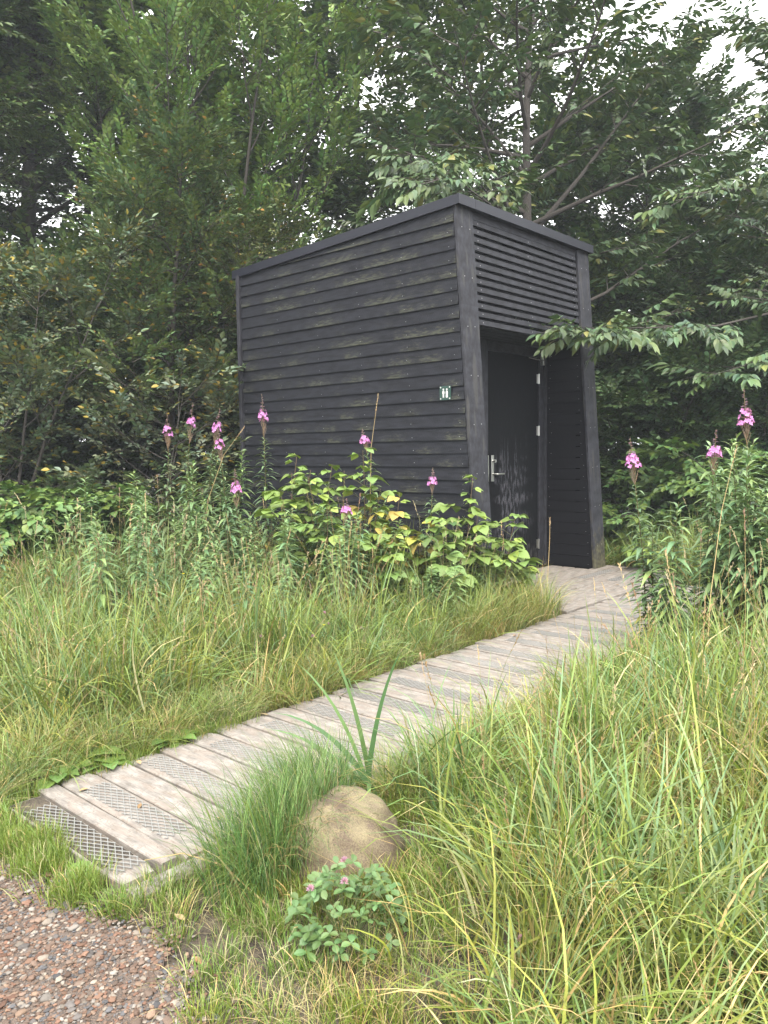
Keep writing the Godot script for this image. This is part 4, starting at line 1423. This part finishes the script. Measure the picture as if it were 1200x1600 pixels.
func tuft(sd: int, n: int, h0: float, h1: float, w0: float, w1: float, rad: float, arch: float, cols: Array, segs: int, dry := 0.0, bias := Vector2.ZERO) -> ArrayMesh:
	rng.seed = sd
	var s := Sh.new()
	var straw := [lin(0.34, 0.27, 0.13), lin(0.27, 0.21, 0.10), lin(0.40, 0.34, 0.18)]
	for i in n:
		var a := rf(0, TAU)
		var r := rad * sqrt(rng.randf())
		var c: Color = cols[rng.randi() % cols.size()]
		if rng.randf() < dry:
			c = straw[rng.randi() % 3]
		s.col = jitter(c, 0.25)
		var out := a + rf(-1.3, 1.3)
		if bias != Vector2.ZERO:
			var v := Vector2(cos(out), sin(out)) + bias
			out = v.angle()
		blade(s, Vector3(cos(a) * r, -0.01, sin(a) * r), out, rf(h0, h1), rf(w0, w1), rf(0.0, 0.28), rf(0.15, 1.0) * arch, segs, rf(-0.9, 0.9))
	return s.mesh(M.grass)

func culms(sd: int, n: int, h0: float, h1: float, rad: float, green: float) -> ArrayMesh:
	# flowering grass stalks with loose seed heads
	rng.seed = sd
	var s := Sh.new()
	for i in n:
		var a := rf(0, TAU)
		var r := rad * sqrt(rng.randf())
		var h := rf(h0, h1)
		var c := lin(0.33, 0.26, 0.12).lerp(lin(0.16, 0.19, 0.06), 1.0 if rng.randf() < green else rf(0.0, 0.3))
		s.col = jitter(c, 0.2)
		var az := a + rf(-1, 1)
		var dh := Vector3(cos(az), 0, sin(az))
		var p := Vector3(cos(a) * r, 0, sin(a) * r)
		var pts := [p]
		var le := rf(0.0, 0.22)
		var ar := rf(0.05, 0.45)
		for k in 6:
			var th := le + ar * pow((k + 1) / 6.0, 2)
			p += (dh * sin(th) + Vector3.UP * cos(th)) * (h / 6.0)
			pts.append(p)
		s.tube(pts, radii(0.0014, 0.0007, 7), 3)
		var hl := rf(0.07, 0.16)
		var hw := rf(0.3, 1.0)
		s.col = jitter(lin(0.36, 0.29, 0.17).lerp(lin(0.30, 0.19, 0.15), rng.randf()), 0.2)
		for k in 16:
			var t := 1.0 - rng.randf() * hl / h
			var A := along(pts, t)
			var q := rf(0, TAU)
			var d: Vector3 = (A[1] + Vector3(cos(q), 0.2, sin(q)) * 0.5 * hw).normalized()
			leaf(s, A[0], d, d.cross(Vector3(0.3, 0.1, 1)).normalized(), rf(0.010, 0.022), 0.0038, 0.2, 0.1, ROUND)
	return s.mesh(M.grass)

func free_ground(x: float, z: float, pad: float) -> bool:
	if x > -4.50 - pad and x < 1.8 and z > 0.90 - pad and z < 1.93 + pad:
		return false
	if x > -0.06 - pad and x < 2.56 + pad and z > -3.3 and z < 0.95:
		return false
	if x < gravel_edge(z) + pad:
		return false
	if Vector2((x + 3.87) / 0.27, (z - 2.16) / 0.24).length() < 1.0 + pad:
		return false
	return true

func in_sight(x: float, z: float, margin: float) -> bool:
	var dx := x + 5.656
	var dz := z - 3.99
	var dep := dx * 0.7443 - dz * 0.6677
	var lat := dx * 0.6677 + dz * 0.7443
	return dep > 0.35 and absf(lat) < dep * 0.5 + margin

func patch(sd: int, size: float, n: int, mix: Array) -> ArrayMesh:
	# a square of meadow: mix holds [share, colours, h0, h1, w0, w1, arch, segments, dry]
	rng.seed = sd
	var s := Sh.new()
	var straw := [lin(0.36, 0.29, 0.14), lin(0.29, 0.23, 0.11), lin(0.42, 0.36, 0.19)]
	var knots := []
	for k in 9:
		knots.append(Vector2(rf(-0.5, 0.5), rf(-0.5, 0.5)) * size)
	for i in n:
		var u := rng.randf()
		var e: Array = mix[0]
		for m in mix:
			e = m
			u -= m[0]
			if u < 0.0:
				break
		var kn: Vector2 = knots[rng.randi() % 9]
		var p := kn + Vector2.from_angle(rf(0, TAU)) * rf(0.0, 0.3) * size
		var out := (p - kn).angle() + rf(-1.6, 1.6)
		var c: Color = e[1][rng.randi() % e[1].size()]
		if rng.randf() < e[8]:
			c = straw[rng.randi() % 3]
		s.col = jitter(c, 0.26)
		blade(s, Vector3(p.x, -0.02, p.y), out, rf(e[2], e[3]), rf(e[4], e[5]), rf(0.0, 0.42), rf(0.1, 1.0) * e[6], e[7], rf(-1.1, 1.1))
	return s.mesh(M.grass)

func meadow_height(x: float, z: float) -> float:
	# how tall the meadow stands, from its mown edges inwards
	var left := z < 1.4
	var c2 := nz.get_noise_2d(x * 1.6 + 40.0, z * 1.6)
	var from_path := (0.93 - z) if left else (z - 1.92)
	if x > 1.9 and z > -0.5:
		from_path = 1.0
	var from_gravel := x - gravel_edge(z)
	if left and x > -1.5:
		from_path += clampf((x + 1.5) * 0.35, 0.0, 0.35)
	var h := minf(from_path * (1.25 if left else 1.35), from_gravel * (1.0 if left else 0.9))
	h = clampf(0.24 + h, 0.0, 1.0)
	if from_gravel < 0.1:
		h = 0.12
	if not left:
		# the trodden verge in front of the boulder stays low
		var over := (z - 2.36) - 0.82 * (-3.6 - x) + 0.12 * nz.get_noise_2d(x * 3.0, z * 3.0)
		if x < -3.5:
			h = minf(h, clampf(0.1 + over * 2.2, 0.1, 1.0))
	return h * (0.9 + 0.24 * c2)

func build_grass() -> void:
	var fresh := [lin(0.155, 0.215, 0.044), lin(0.185, 0.235, 0.05), lin(0.128, 0.192, 0.044), lin(0.215, 0.255, 0.06)]
	var blue := [lin(0.125, 0.185, 0.068), lin(0.155, 0.215, 0.085), lin(0.105, 0.165, 0.056)]
	var olive := [lin(0.185, 0.21, 0.06), lin(0.165, 0.20, 0.058), lin(0.225, 0.24, 0.085)]
	var lawn := [lin(0.12, 0.20, 0.035), lin(0.15, 0.22, 0.04), lin(0.18, 0.23, 0.05)]
	# wide patches for the open meadow
	var PA := []
	var mixes := [
		[[0.46, fresh, 0.22, 0.60, 0.0032, 0.0056, 1.9, 5, 0.06], [0.30, fresh + blue, 0.3, 0.70, 0.0065, 0.011, 2.2, 6, 0.05], [0.24, olive, 0.15, 0.5, 0.002, 0.004, 1.8, 4, 0.45]],
		[[0.3, fresh, 0.2, 0.55, 0.0032, 0.0055, 1.7, 5, 0.08], [0.44, blue + fresh, 0.32, 0.72, 0.007, 0.012, 2.3, 6, 0.05], [0.26, olive, 0.12, 0.45, 0.002, 0.004, 2.0, 4, 0.5]],
		[[0.38, olive, 0.25, 0.62, 0.0028, 0.005, 1.7, 5, 0.16], [0.22, fresh, 0.3, 0.66, 0.0065, 0.010, 2.1, 6, 0.08], [0.4, olive + fresh, 0.15, 0.5, 0.002, 0.0044, 2.0, 4, 0.35]]]
	for i in 6:
		PA.append(patch(10 + i, 0.46, 255, mixes[i % 3]))
	var K := {"fine": [], "broad": [], "short": [], "culm": [], "thatch": []}
	for k in 3:
		K.fine.append(tuft(10 + k, 34, 0.25, 0.60, 0.0028, 0.005, 0.07, 1.6, fresh + olive, 5, 0.14))
		K.broad.append(tuft(20 + k, 13, 0.32, 0.68, 0.006, 0.0095, 0.06, 1.9, fresh + blue, 6, 0.08))
		K.short.append(tuft(40 + k, 40, 0.035, 0.11, 0.002, 0.0036, 0.06, 1.2, lawn, 4, 0.10))
		K.culm.append(culms(50 + k, 4, 0.6, 0.98, 0.10, 0.35))
		K.thatch.append(tuft(60 + k, 30, 0.08, 0.30, 0.0015, 0.003, 0.10, 2.2, olive, 4, 0.9))
	var px := [[], [], [], [], [], []]
	var pc := [[], [], [], [], [], []]
	rng.seed = 555
	var gx := -4.8
	while gx < 7.0:
		var gz := -6.5
		while gz < 6.0:
			var x := gx + rf(-0.11, 0.11)
			var z := gz + rf(-0.11, 0.11)
			gz += 0.29
			if not free_ground(x, z, 0.19) or not in_sight(x, z, 0.9) or (z < -3.7 and x > -0.3):
				continue
			var dist := Vector2(x + 5.656, z - 3.99).length()
			if dist > 10.0:
				continue
			var h := meadow_height(x, z)
			if h < 0.34:
				continue
			if x < -2.0 and z < 0.9:
				h *= 1.1
			if x > -2.4 and z < 0.35:
				h *= 0.62
			var clump := nz.get_noise_2d(x * 0.9, z * 0.9) + rf(-0.35, 0.35)
			var v := 0 if clump < -0.2 else (1 if clump < 0.25 else 2)
			if rng.randf() < 0.5:
				v += 3
			var q := h * rf(0.85, 1.15)
			var b := Basis(Vector3.UP, rf(0, TAU)).scaled(Vector3(1, q, 1))
			var tilt := Vector3(nz.get_noise_2d(x * 0.9 + 9.0, z * 0.9), 0, nz.get_noise_2d(x * 0.9, z * 0.9 + 30.0)) * 0.35
			b = Basis(Vector3(1, 0, 0), tilt.z) * Basis(Vector3(0, 0, 1), -tilt.x) * b
			px[v].append(Transform3D(b, Vector3(x, ground_y(x, z), z)))
			var br := rf(0.88, 1.14)
			pc[v].append(Color(br * (1.0 + 0.14 * clump), br, br * (1.0 - 0.1 * clump)))
		gx += 0.29
	var mg := thing("meadow_grass", Vector3.ZERO, "tall uncut grass of the meadow on both sides of the boardwalk", "grass", "", "stuff")
	for v in 6:
		if px[v].size() > 8:
			scatter("grass", PA[v], px[v], pc[v], mg).set_meta("kind", "stuff")
	# single tufts along the edges, and seed heads everywhere
	var X := {}
	var CC := {}
	for key in K:
		X[key] = [[], [], []]
		CC[key] = [[], [], []]
	rng.seed = 556
	var tries := 0
	while tries < 60000:
		tries += 1
		var x := rf(-4.75, 4.0)
		var z := rf(-4.5, 5.6)
		if not free_ground(x, z, 0.0) or not in_sight(x, z, 0.5) or (z < -3.7 and x > -0.3):
			continue
		var dist := Vector2(x + 5.656, z - 3.99).length()
		if dist > 9.0:
			continue
		var h := meadow_height(x, z)
		var from_gravel := x - gravel_edge(z)
		var key := "fine"
		var near_edge := not free_ground(x, z, 0.22) or h < 0.36
		var r := rng.randf()
		if near_edge:
			var verge := x < -3.6 and z > 1.9
			if verge and rng.randf() < 0.12:
				key = "thatch"
				h = rf(0.25, 0.5)
			elif h < 0.2 or r < 0.12 or verge:
				key = "short"
				if nz.get_noise_2d(x * 4.0, z * 4.0) < -0.25 and from_gravel < 0.35:
					continue
				if verge and nz.get_noise_2d(x * 6.0 + 3.0, z * 6.0) < -0.15:
					continue
				h = rf(0.45, 1.0) * (1.0 + 0.5 * clampf((x + 4.45) * 2.0, 0.0, 1.0)) if verge else rf(0.7, 1.4)
			elif r < 0.5:
				key = "fine"
			elif r < 0.66:
				key = "broad"
			else:
				key = "thatch"
			if dist > 4.0 and rng.randf() > 4.0 / dist:
				continue
		else:
			if r < 0.028:
				key = "culm"
				h *= rf(0.8, 1.1)
			elif r < 0.075:
				key = "broad"
				h *= 1.1
			else:
				continue
		var k := rng.randi() % 3
		var q := h * rf(0.8, 1.2)
		var wq := lerpf(1.0, q, 0.5)
		var b := Basis(Vector3.UP, rf(0, TAU)).scaled(Vector3(wq, q, wq))
		b = Basis(Vector3(1, 0, 0), rf(-0.2, 0.2)) * Basis(Vector3(0, 0, 1), rf(-0.2, 0.2)) * b
		X[key][k].append(Transform3D(b, Vector3(x, maxf(ground_y(x, z), GROUND + 0.008), z)))
		var br := rf(0.85, 1.15)
		var c2 := nz.get_noise_2d(x * 2.0, z * 2.0)
		CC[key][k].append(Color(br * (1.0 + 0.12 * c2), br, br * (1.0 - 0.1 * c2)))
	rng.seed = 561
	for i in 420:                                   # the strip between gravel and first plank, and tufts at the plank ends
		var z := rf(0.86, 1.80)
		var x := rf(gravel_edge(z) - 0.02, -4.495)
		if i > 300:
			x = rf(-4.45, -3.3)
			z = 0.93 + rf(-0.03, 0.05) if i % 3 else 1.86 + rf(0.0, 0.08)
		elif nz.get_noise_2d(x * 5.0, z * 5.0) < -0.3:
			continue
		var q := rf(0.55, 1.15)
		X.short[i % 3].append(Transform3D(Basis(Vector3.UP, rf(0, TAU)).scaled(Vector3(0.8, q, 0.8)), Vector3(x, GROUND + 0.01, z)))
		CC.short[i % 3].append(Color(1, 1, 1) * rf(0.85, 1.15))
	var L := {"fine": ["verge_grass", "thin green grass tufts along the edges of boardwalk and gravel"], "broad": ["broad_bladed_grass", "grass tufts with broad arching blades scattered in the meadow"],
		"short": ["short_grass", "short bright grass along the gravel and the boardwalk's end"],
		"culm": ["seeding_grass", "straw coloured seed heads of grass rising from the meadow"], "thatch": ["dead_grass", "dead bleached grass lying at the meadow's edges"]}
	for key in K:
		var o := thing(L[key][0], Vector3.ZERO, L[key][1], "grass", "", "stuff")
		for k in 3:
			if X[key][k].size() > 8:
				scatter("grass", K[key][k], X[key][k], CC[key][k], o).set_meta("kind", "stuff")
	# dark tussock leaning over the boardwalk beside the boulder
	var deep := [lin(0.065, 0.13, 0.032), lin(0.05, 0.108, 0.03), lin(0.09, 0.165, 0.04), lin(0.12, 0.185, 0.05)]
	var ts := thing("fine_grass_tussock", Vector3(-4.0, GROUND, 2.05), "dense dark green fine tussock between boulder and boardwalk", "grass", "", "stuff")
	var tx := [[], []]
	var tc := [[], []]
	var tm := [tuft(90, 44, 0.22, 0.44, 0.0016, 0.0032, 0.045, 1.7, deep, 6, 0.07, Vector2(-0.35, -0.8)), tuft(91, 44, 0.18, 0.40, 0.0016, 0.0032, 0.045, 2.0, deep, 6, 0.07, Vector2(-0.9, -0.3))]
	rng.seed = 8
	for i in 90:
		var u := rng.randf()
		var p := Vector2(-4.24, 2.20).lerp(Vector2(-3.72, 1.99), u) + Vector2(rf(-0.10, 0.10), rf(-0.075, 0.05))
		var k := i % 2
		var q := rf(0.75, 1.15)
		tx[k].append(Transform3D(Basis(Vector3.UP, rf(-0.5, 0.5)).scaled(Vector3(q, q, q)), Vector3(p.x + 4.0, 0, p.y - 2.05)))
		tc[k].append(Color(1, 1, 1) * rf(0.85, 1.15))
	for k in 2:
		scatter("grass", tm[k], tx[k], tc[k], ts).set_meta("kind", "stuff")

# ------------------------------------------------------------------ gravel, boulder, clover and other small things
func lump(sd: int, rough: float, nu: int, nv: int, squash: float) -> Sh:
	var s := Sh.new()
	var P := []
	for j in nv + 1:
		var row := []
		for i in nu:
			var a := TAU * i / nu
			var b := PI * j / nv - PI / 2
			var d := Vector3(cos(a) * cos(b), sin(b), sin(a) * cos(b))
			var r := 1.0 + rough * (nz.get_noise_3d(d.x * 0.9 + sd * 7.1, d.y * 0.9, d.z * 0.9) + 0.4 * nz.get_noise_3d(d.x * 2.6, d.y * 2.6 + sd * 3.3, d.z * 2.6))
			row.append(Vector3(d.x * r, d.y * r * squash, d.z * r))
		P.append(row)
	# smooth normals
	var N := []
	for j in nv + 1:
		var row := []
		for i in nu:
			var e: Vector3 = P[j][(i + 1) % nu] - P[j][(i + nu - 1) % nu]
			var f: Vector3 = P[mini(j + 1, nv)][i] - P[maxi(j - 1, 0)][i]
			var q := f.cross(e)
			if q.length() < 1e-6:
				q = P[j][i]
			q = q.normalized()
			if q.dot(P[j][i]) < 0.0:
				q = -q
			row.append(q)
		N.append(row)
	for j in nv:
		for i in nu:
			var k := (i + 1) % nu
			s.stri(P[j][i], P[j + 1][k], P[j + 1][i], N[j][i], N[j + 1][k], N[j + 1][i])
			s.stri(P[j][i], P[j][k], P[j + 1][k], N[j][i], N[j][k], N[j + 1][k])
	return s

func build_details() -> void:
	# gravel: pebbles of brick red, brown, grey and white
	var tints := [Color(0.30, 0.17, 0.12), Color(0.26, 0.19, 0.15), Color(0.36, 0.25, 0.18), Color(0.22, 0.20, 0.19), Color(0.17, 0.17, 0.18), Color(0.42, 0.36, 0.30), Color(0.33, 0.20, 0.14), Color(0.24, 0.16, 0.12), Color(0.42, 0.38, 0.34), Color(0.31, 0.22, 0.17)]
	var gr := thing("gravel", Vector3.ZERO, "loose red brown and grey pebbles of the gravel path", "gravel", "", "stuff")
	rng.seed = 31
	for v in 4:
		var s := lump(v + 1, 0.38, 9, 6, 0.68)
		for i in s.c.size():
			s.c[i] = Color(2, 2, 2)
		var xf := []
		var cc := []
		for i in 11000:
			var x := rf(-5.75, -4.45)
			var z := rf(0.75, 3.3)
			if not in_sight(x, z, 0.3):
				continue
			var e := gravel_edge(z)
			if x > e + 0.14 * rng.randf() * rng.randf():
				continue
			if x > -4.53 and z > 0.88 and z < 1.95:
				continue
			var big := rng.randf()
			var r := rf(0.0022, 0.0062)
			if big > 0.95:
				r = rf(0.0065, 0.012)
			var b := Basis(Vector3(rf(-1, 1), rf(-1, 1), rf(-1, 1)).normalized(), rf(0, 0.5)) * Basis(Vector3.UP, rf(0, TAU)).scaled(Vector3(r * rf(0.8, 1.5), r * rf(0.6, 1.0), r))
			xf.append(Transform3D(b, Vector3(x, GROUND + 0.012 + r * rf(0.0, 0.55), z)))
			var c: Color = tints[rng.randi() % tints.size()]
			var k := rf(0.55, 1.15)
			cc.append(Color(c.r * k, c.g * k, c.b * k))
		scatter("pebbles", s.mesh(M.pebble), xf, cc, gr).set_meta("kind", "stuff")
	# boulder
	var s := lump(5, 0.10, 56, 36, 1.0)
	var bo := solo("boulder", s.mesh(M.rock), Vector3(-3.87, GROUND + 0.012, 2.16), "rounded brown boulder with a pale lichen patch in the long grass", "boulder")
	bo.scale = Vector3(0.25, 0.185, 0.225)
	bo.rotation = Vector3(0.1, 0.7, -0.05)
	# red clover in front of the boulder
	rng.seed = 91
	var cl := thing("red_clover", Vector3(-4.20, GROUND, 2.53), "bushy clover with three part leaves and pinkish heads before the boulder", "plant")
	var tri := []
	for k in 4:
		var t := Sh.new()
		for j in 3:
			var a := j * TAU / 3 + rf(-0.15, 0.15)
			var d := Vector3(cos(a), rf(-0.1, 0.35), sin(a)).normalized()
			t.col = jitter(lin(0.088, 0.155, 0.05), 0.25)
			leaf(t, Vector3.ZERO, d, (Vector3.UP - d * d.y).normalized(), 0.030, 0.019, 0.25, 0.15, [0.0, 0.75, 1.0, 0.85, 0.0])
		tri.append(t.mesh(M.leaf_soft))
	for i in 95:
		var a := rf(0, TAU)
		var r := sqrt(rng.randf())
		var top := Vector3(cos(a) * r * 0.17, 0.05 + (1.0 - r * r) * 0.14 + rf(-0.03, 0.04), sin(a) * r * 0.17)
		var st := Sh.new()
		st.col = lin(0.10, 0.14, 0.05)
		st.tube([Vector3(top.x * 0.2, 0, top.z * 0.2), Vector3(top.x * 0.7, top.y * 0.7, top.z * 0.7), top], [0.0014, 0.0011, 0.0009], 3)
		if i % 2 == 0:
			part("stalk", st.mesh(M.stem), cl)
		var q := rf(0.75, 1.2)
		part("leaf", tri[i % 4], cl, Transform3D(Basis(Vector3(rf(-1, 1), 0, rf(-1, 1)).normalized(), rf(0, 0.7)) * Basis(Vector3.UP, rf(0, TAU)).scaled(Vector3(q, q, q)), top))
	for p in [Vector3(-0.03, 0.20, 0.02), Vector3(-0.09, 0.18, -0.05), Vector3(0.06, 0.19, -0.07)]:
		part("flower_head", clover_head(), cl, Transform3D(Basis(), p))
	# single clovers and small yellow flowers in the left meadow
	var pk := [[-2.55, 0.60, 0.26], [-2.38, 0.55, 0.30], [-2.30, 0.44, 0.34], [-2.62, 0.48, 0.33], [-2.15, 0.62, 0.24], [-2.8, 0.42, 0.28], [-4.02, 2.95, 0.10]]
	for i in pk.size():
		var e: Array = pk[i]
		var o := thing("clover_flower", Vector3(e[0], GROUND, e[1]), ["pale pink clover head in the middle of the left verge group", "pink clover head standing above its neighbours by the boardwalk", "tallest pink clover head of the left verge", "pink clover head deeper in the left verge", "lowest pink clover head nearest the planks", "single pink clover head left of the others", "pink clover head low in the grass at the picture's bottom"][i], "flower", "pink clover heads")
		var t := Sh.new()
		t.col = lin(0.11, 0.14, 0.05)
		t.tube([Vector3.ZERO, Vector3(0.01, e[2] * 0.5, 0), Vector3(0.015, e[2], 0.01)], [0.0013, 0.0012, 0.001], 4)
		part("stalk", t.mesh(M.stem), o)
		part("flower_head", clover_head(), o, Transform3D(Basis(), Vector3(0.015, e[2], 0.01)))
	var yl := [[-1.25, 0.72, 0.13], [-1.45, 0.78, 0.12], [-2.35, 0.5, 0.28], [-1.05, -0.05, 0.45], [-2.95, -0.1, 0.62]]
	for i in yl.size():
		var e: Array = yl[i]
		var o := thing("yellow_flower", Vector3(e[0], GROUND, e[1]), ["small yellow flower close beside the boardwalk planks", "second small yellow flower beside the boardwalk planks", "yellow flower among the pink clover heads", "orange yellow flower below the raspberry leaves", "yellow flower in the tall grass at the left"][i], "flower", "small yellow flowers")
		var t := Sh.new()
		t.col = lin(0.11, 0.14, 0.05)
		t.tube([Vector3.ZERO, Vector3(0.0, e[2] * 0.5, 0.01), Vector3(0.0, e[2], 0.01)], [0.0012, 0.0011, 0.001], 4)
		part("stalk", t.mesh(M.stem), o)
		t = Sh.new()
		for k in 5:
			var a := k * TAU / 5
			var d := Vector3(cos(a), 0.45, sin(a)).normalized()
			t.col = lin(0.48, 0.40, 0.01)
			leaf(t, Vector3(0, e[2], 0.01), d, (Vector3.UP - d * d.y).normalized(), 0.012, 0.011, 0.2, 0.0, ROUND)
		part("petals", t.mesh(M.petal), o)
	# tall broad blades that rise beside the boulder
	rng.seed = 17
	var reed := thing("reed_grass", Vector3(-3.52, GROUND, 2.03), "clump of very broad upright grass blades behind the boulder", "grass")
	var rb := [[3.9, 0.60, 0.030, 0.45, 0.9, 1.1], [4.2, 0.55, 0.034, 0.75, 0.8, 1.2], [3.6, 0.50, 0.030, 0.9, 0.7, 1.0], [4.1, 0.62, 0.022, 0.15, 0.25, 0.9], [0.8, 0.62, 0.024, 0.12, 0.3, 1.2], [3.8, 0.66, 0.020, 0.25, 0.5, 1.0], [4.6, 0.48, 0.026, 0.9, 1.1, 1.1], [3.5, 0.42, 0.026, 1.0, 0.9, 0.9], [0.6, 0.52, 0.022, 0.5, 1.0, 1.1], [2.4, 0.46, 0.026, 0.7, 1.2, 0.3]]
	for e in rb:
		var t := Sh.new()
		t.col = jitter(lin(0.09, 0.165, 0.06), 0.25)
		blade(t, Vector3(rf(-0.06, 0.06), 0, rf(-0.06, 0.06)), e[0], e[1], e[2], e[3], e[4], 9, e[5])
		part("blade", t.mesh(M.grass), reed)
	# long dry stalks
	var dr := [
		[[Vector3(-1.55, GROUND, 2.55), Vector3(-1.35, 0.5, 2.50), Vector3(-1.05, 0.95, 2.45), Vector3(-0.72, 1.32, 2.42)], "long straw coloured stalk leaning across the right willowherb stand"],
		[[Vector3(-0.85, GROUND, -0.45), Vector3(-0.86, 0.8, -0.47), Vector3(-0.80, 1.35, -0.5), Vector3(-0.68, 1.80, -0.52)], "tall grass stalk with a pale seed head before the black boards"],
		[[Vector3(0.15, GROUND, 0.62), Vector3(0.3, 0.25, 0.55), Vector3(0.5, 0.5, 0.45), Vector3(0.68, 0.68, 0.35)], "thin dry stalk leaning before the black door"],
		[[Vector3(-1.6, GROUND, -1.9), Vector3(-1.5, 0.9, -1.85), Vector3(-1.35, 1.3, -1.8), Vector3(-1.15, 1.55, -1.75)], "dry brown stalk among the three pink heads"],
		[[Vector3(-4.25, GROUND, 2.35), Vector3(-4.3, 0.08, 2.1), Vector3(-4.36, 0.10, 1.98), Vector3(-4.42, 0.06, 1.86)], "bent straw lying over the edging timber's end"]]
	for i in dr.size():
		var o := thing("dry_stalk", Vector3.ZERO, dr[i][1], "stalk", "long dry stalks")
		var t := Sh.new()
		t.col = lin(0.34, 0.26, 0.13)
		t.tube(dr[i][0], [0.0028, 0.0024, 0.0018, 0.001], 5)
		part("stalk", t.mesh(M.dry), o)
		if i != 4:
			t = Sh.new()
			rng.seed = 70 + i
			for k in 26:
				var A := along(dr[i][0], 1.0 - rng.randf() * 0.12)
				var d: Vector3 = (A[1] + Vector3(rf(-0.5, 0.5), rf(-0.3, 0.3), rf(-0.5, 0.5))).normalized()
				t.col = jitter(lin(0.30, 0.22, 0.13), 0.25)
				leaf(t, A[0], d, d.cross(Vector3(0.3, 0.1, 1)).normalized(), 0.018, 0.005, 0.2, 0.1, ROUND)
			part("seed_head", t.mesh(M.dry), o).set_meta("kind", "stuff")
	# broad leaved weeds along the boardwalk's edges
	var wd := [[-4.03, 0.915, "broad leaved weed lying over the plank ends beside the second mesh"], [-3.70, 0.92, "dandelion like leaf rosette on the far plank ends"], [-4.52, 1.62, "round leaved seedling beside the gravel and the first plank"], [-4.22, 0.88, "leafy weed rosette at the near end of the left verge"], [-4.10, 0.80, "tall dock like leaves in the grass of the left verge"], [-4.36, 0.72, "grey green clover patch at the left picture edge"]]
	for i in wd.size():
		rng.seed = 300 + i
		var o := thing("broadleaf_weed", Vector3(wd[i][0], GROUND, wd[i][1]), wd[i][2], "weed", "broad leaved weeds")
		for k in (11 if i != 2 else 4):
			var a := k * 2.4 + rf(-0.3, 0.3)
			var rise := rf(0.25, 0.8)
			var d := Vector3(cos(a) * cos(rise), sin(rise), sin(a) * cos(rise))
			var t := Sh.new()
			t.col = jitter(lin(0.11, 0.19, 0.045), 0.2)
			var L := rf(0.11, 0.19) * (1.6 if i == 4 else (0.4 if i == 2 else 1.0))
			leaf(t, Vector3(0, 0.02, 0), d, (Vector3.UP - d * d.y).normalized(), L, L * (0.42 if i != 2 else 0.8), 0.25, 0.5, OVATE if i == 2 else [0.0, 0.35, 0.8, 1.0, 0.85, 0.0])
			part("leaf", t.mesh(M.leaf_soft), o)
	# fallen leaves on the planks and the gravel
	var fl := [[-4.18, 0.001, 1.42], [-4.03, 0.001, 1.70], [-3.2, 0.002, 0.99], [-3.95, 0.002, 1.05], [-4.60, -0.038, 2.05], [-4.52, -0.035, 2.30], [-4.45, -0.02, 2.12], [-2.9, 0.002, 1.0], [-1.0, 0.002, 1.05], [-4.25, 0.001, 1.1], [1.35, 0.002, 0.72], [-3.55, 0.002, 1.6]]
	var fall_at := ['on the third plank near the gravel', 'at the near end of the fourth plank', 'by the far edge of the boardwalk beside the grass', 'at the far end of the fifth plank', 'on the gravel below the edging timber end', 'on the gravel at the verge in front of the boulder', 'in the short grass below the edging timber', 'at the far plank ends where the boardwalk runs on', 'on the boardwalk near the hut', 'at the far end of the second mesh plank', 'on the deck before the door', 'in the middle of the boardwalk beside the tussock']
	for i in fl.size():
		rng.seed = 400 + i
		var t := Sh.new()
		t.col = jitter(lin(0.24, 0.13, 0.065).lerp(lin(0.30, 0.22, 0.12), rng.randf()), 0.2)
		var a := rf(0, TAU)
		leaf(t, Vector3.ZERO, Vector3(cos(a), 0.05, sin(a)), Vector3.UP, rf(0.025, 0.045), rf(0.014, 0.022), 0.5, -0.1, OVATE)
		solo("fallen_leaf", t.mesh(M.dry), Vector3(fl[i][0], fl[i][1] + 0.004, fl[i][2]), "small brown dead leaf " + fall_at[i], "leaf", "fallen leaves")
	# a reddish block at the deck's outer edge
	s = Sh.new()
	s.bar(Vector3(1.93, 0.004, 0.74), Vector3(1.93, 0.068, 0.74), Vector3(0.9, 0, 0.43).normalized(), Vector3(-0.43, 0, 0.9).normalized(), 0.055, 0.055, 0.004)
	solo("brick_fragment", s.mesh(M.brick), Vector3.ZERO, "small reddish brown brick piece at the deck's outer edge", "brick")

func clover_head() -> ArrayMesh:
	var s := Sh.new()
	for k in 34:
		var a := k * 2.39996
		var y := 1.0 - 1.6 * (k + 0.5) / 34.0
		var r := sqrt(maxf(0.0, 1.0 - y * y))
		var d := Vector3(cos(a) * r, y, sin(a) * r)
		s.col = jitter(lin(0.42, 0.24, 0.33), 0.2)
		leaf(s, d * 0.003, (d + Vector3.UP * 0.5).normalized(), d.cross(Vector3(0.2, 0.3, 0.9)).normalized(), 0.011, 0.004, 0.2, 0.0, ROUND)
	return s.mesh(M.petal)
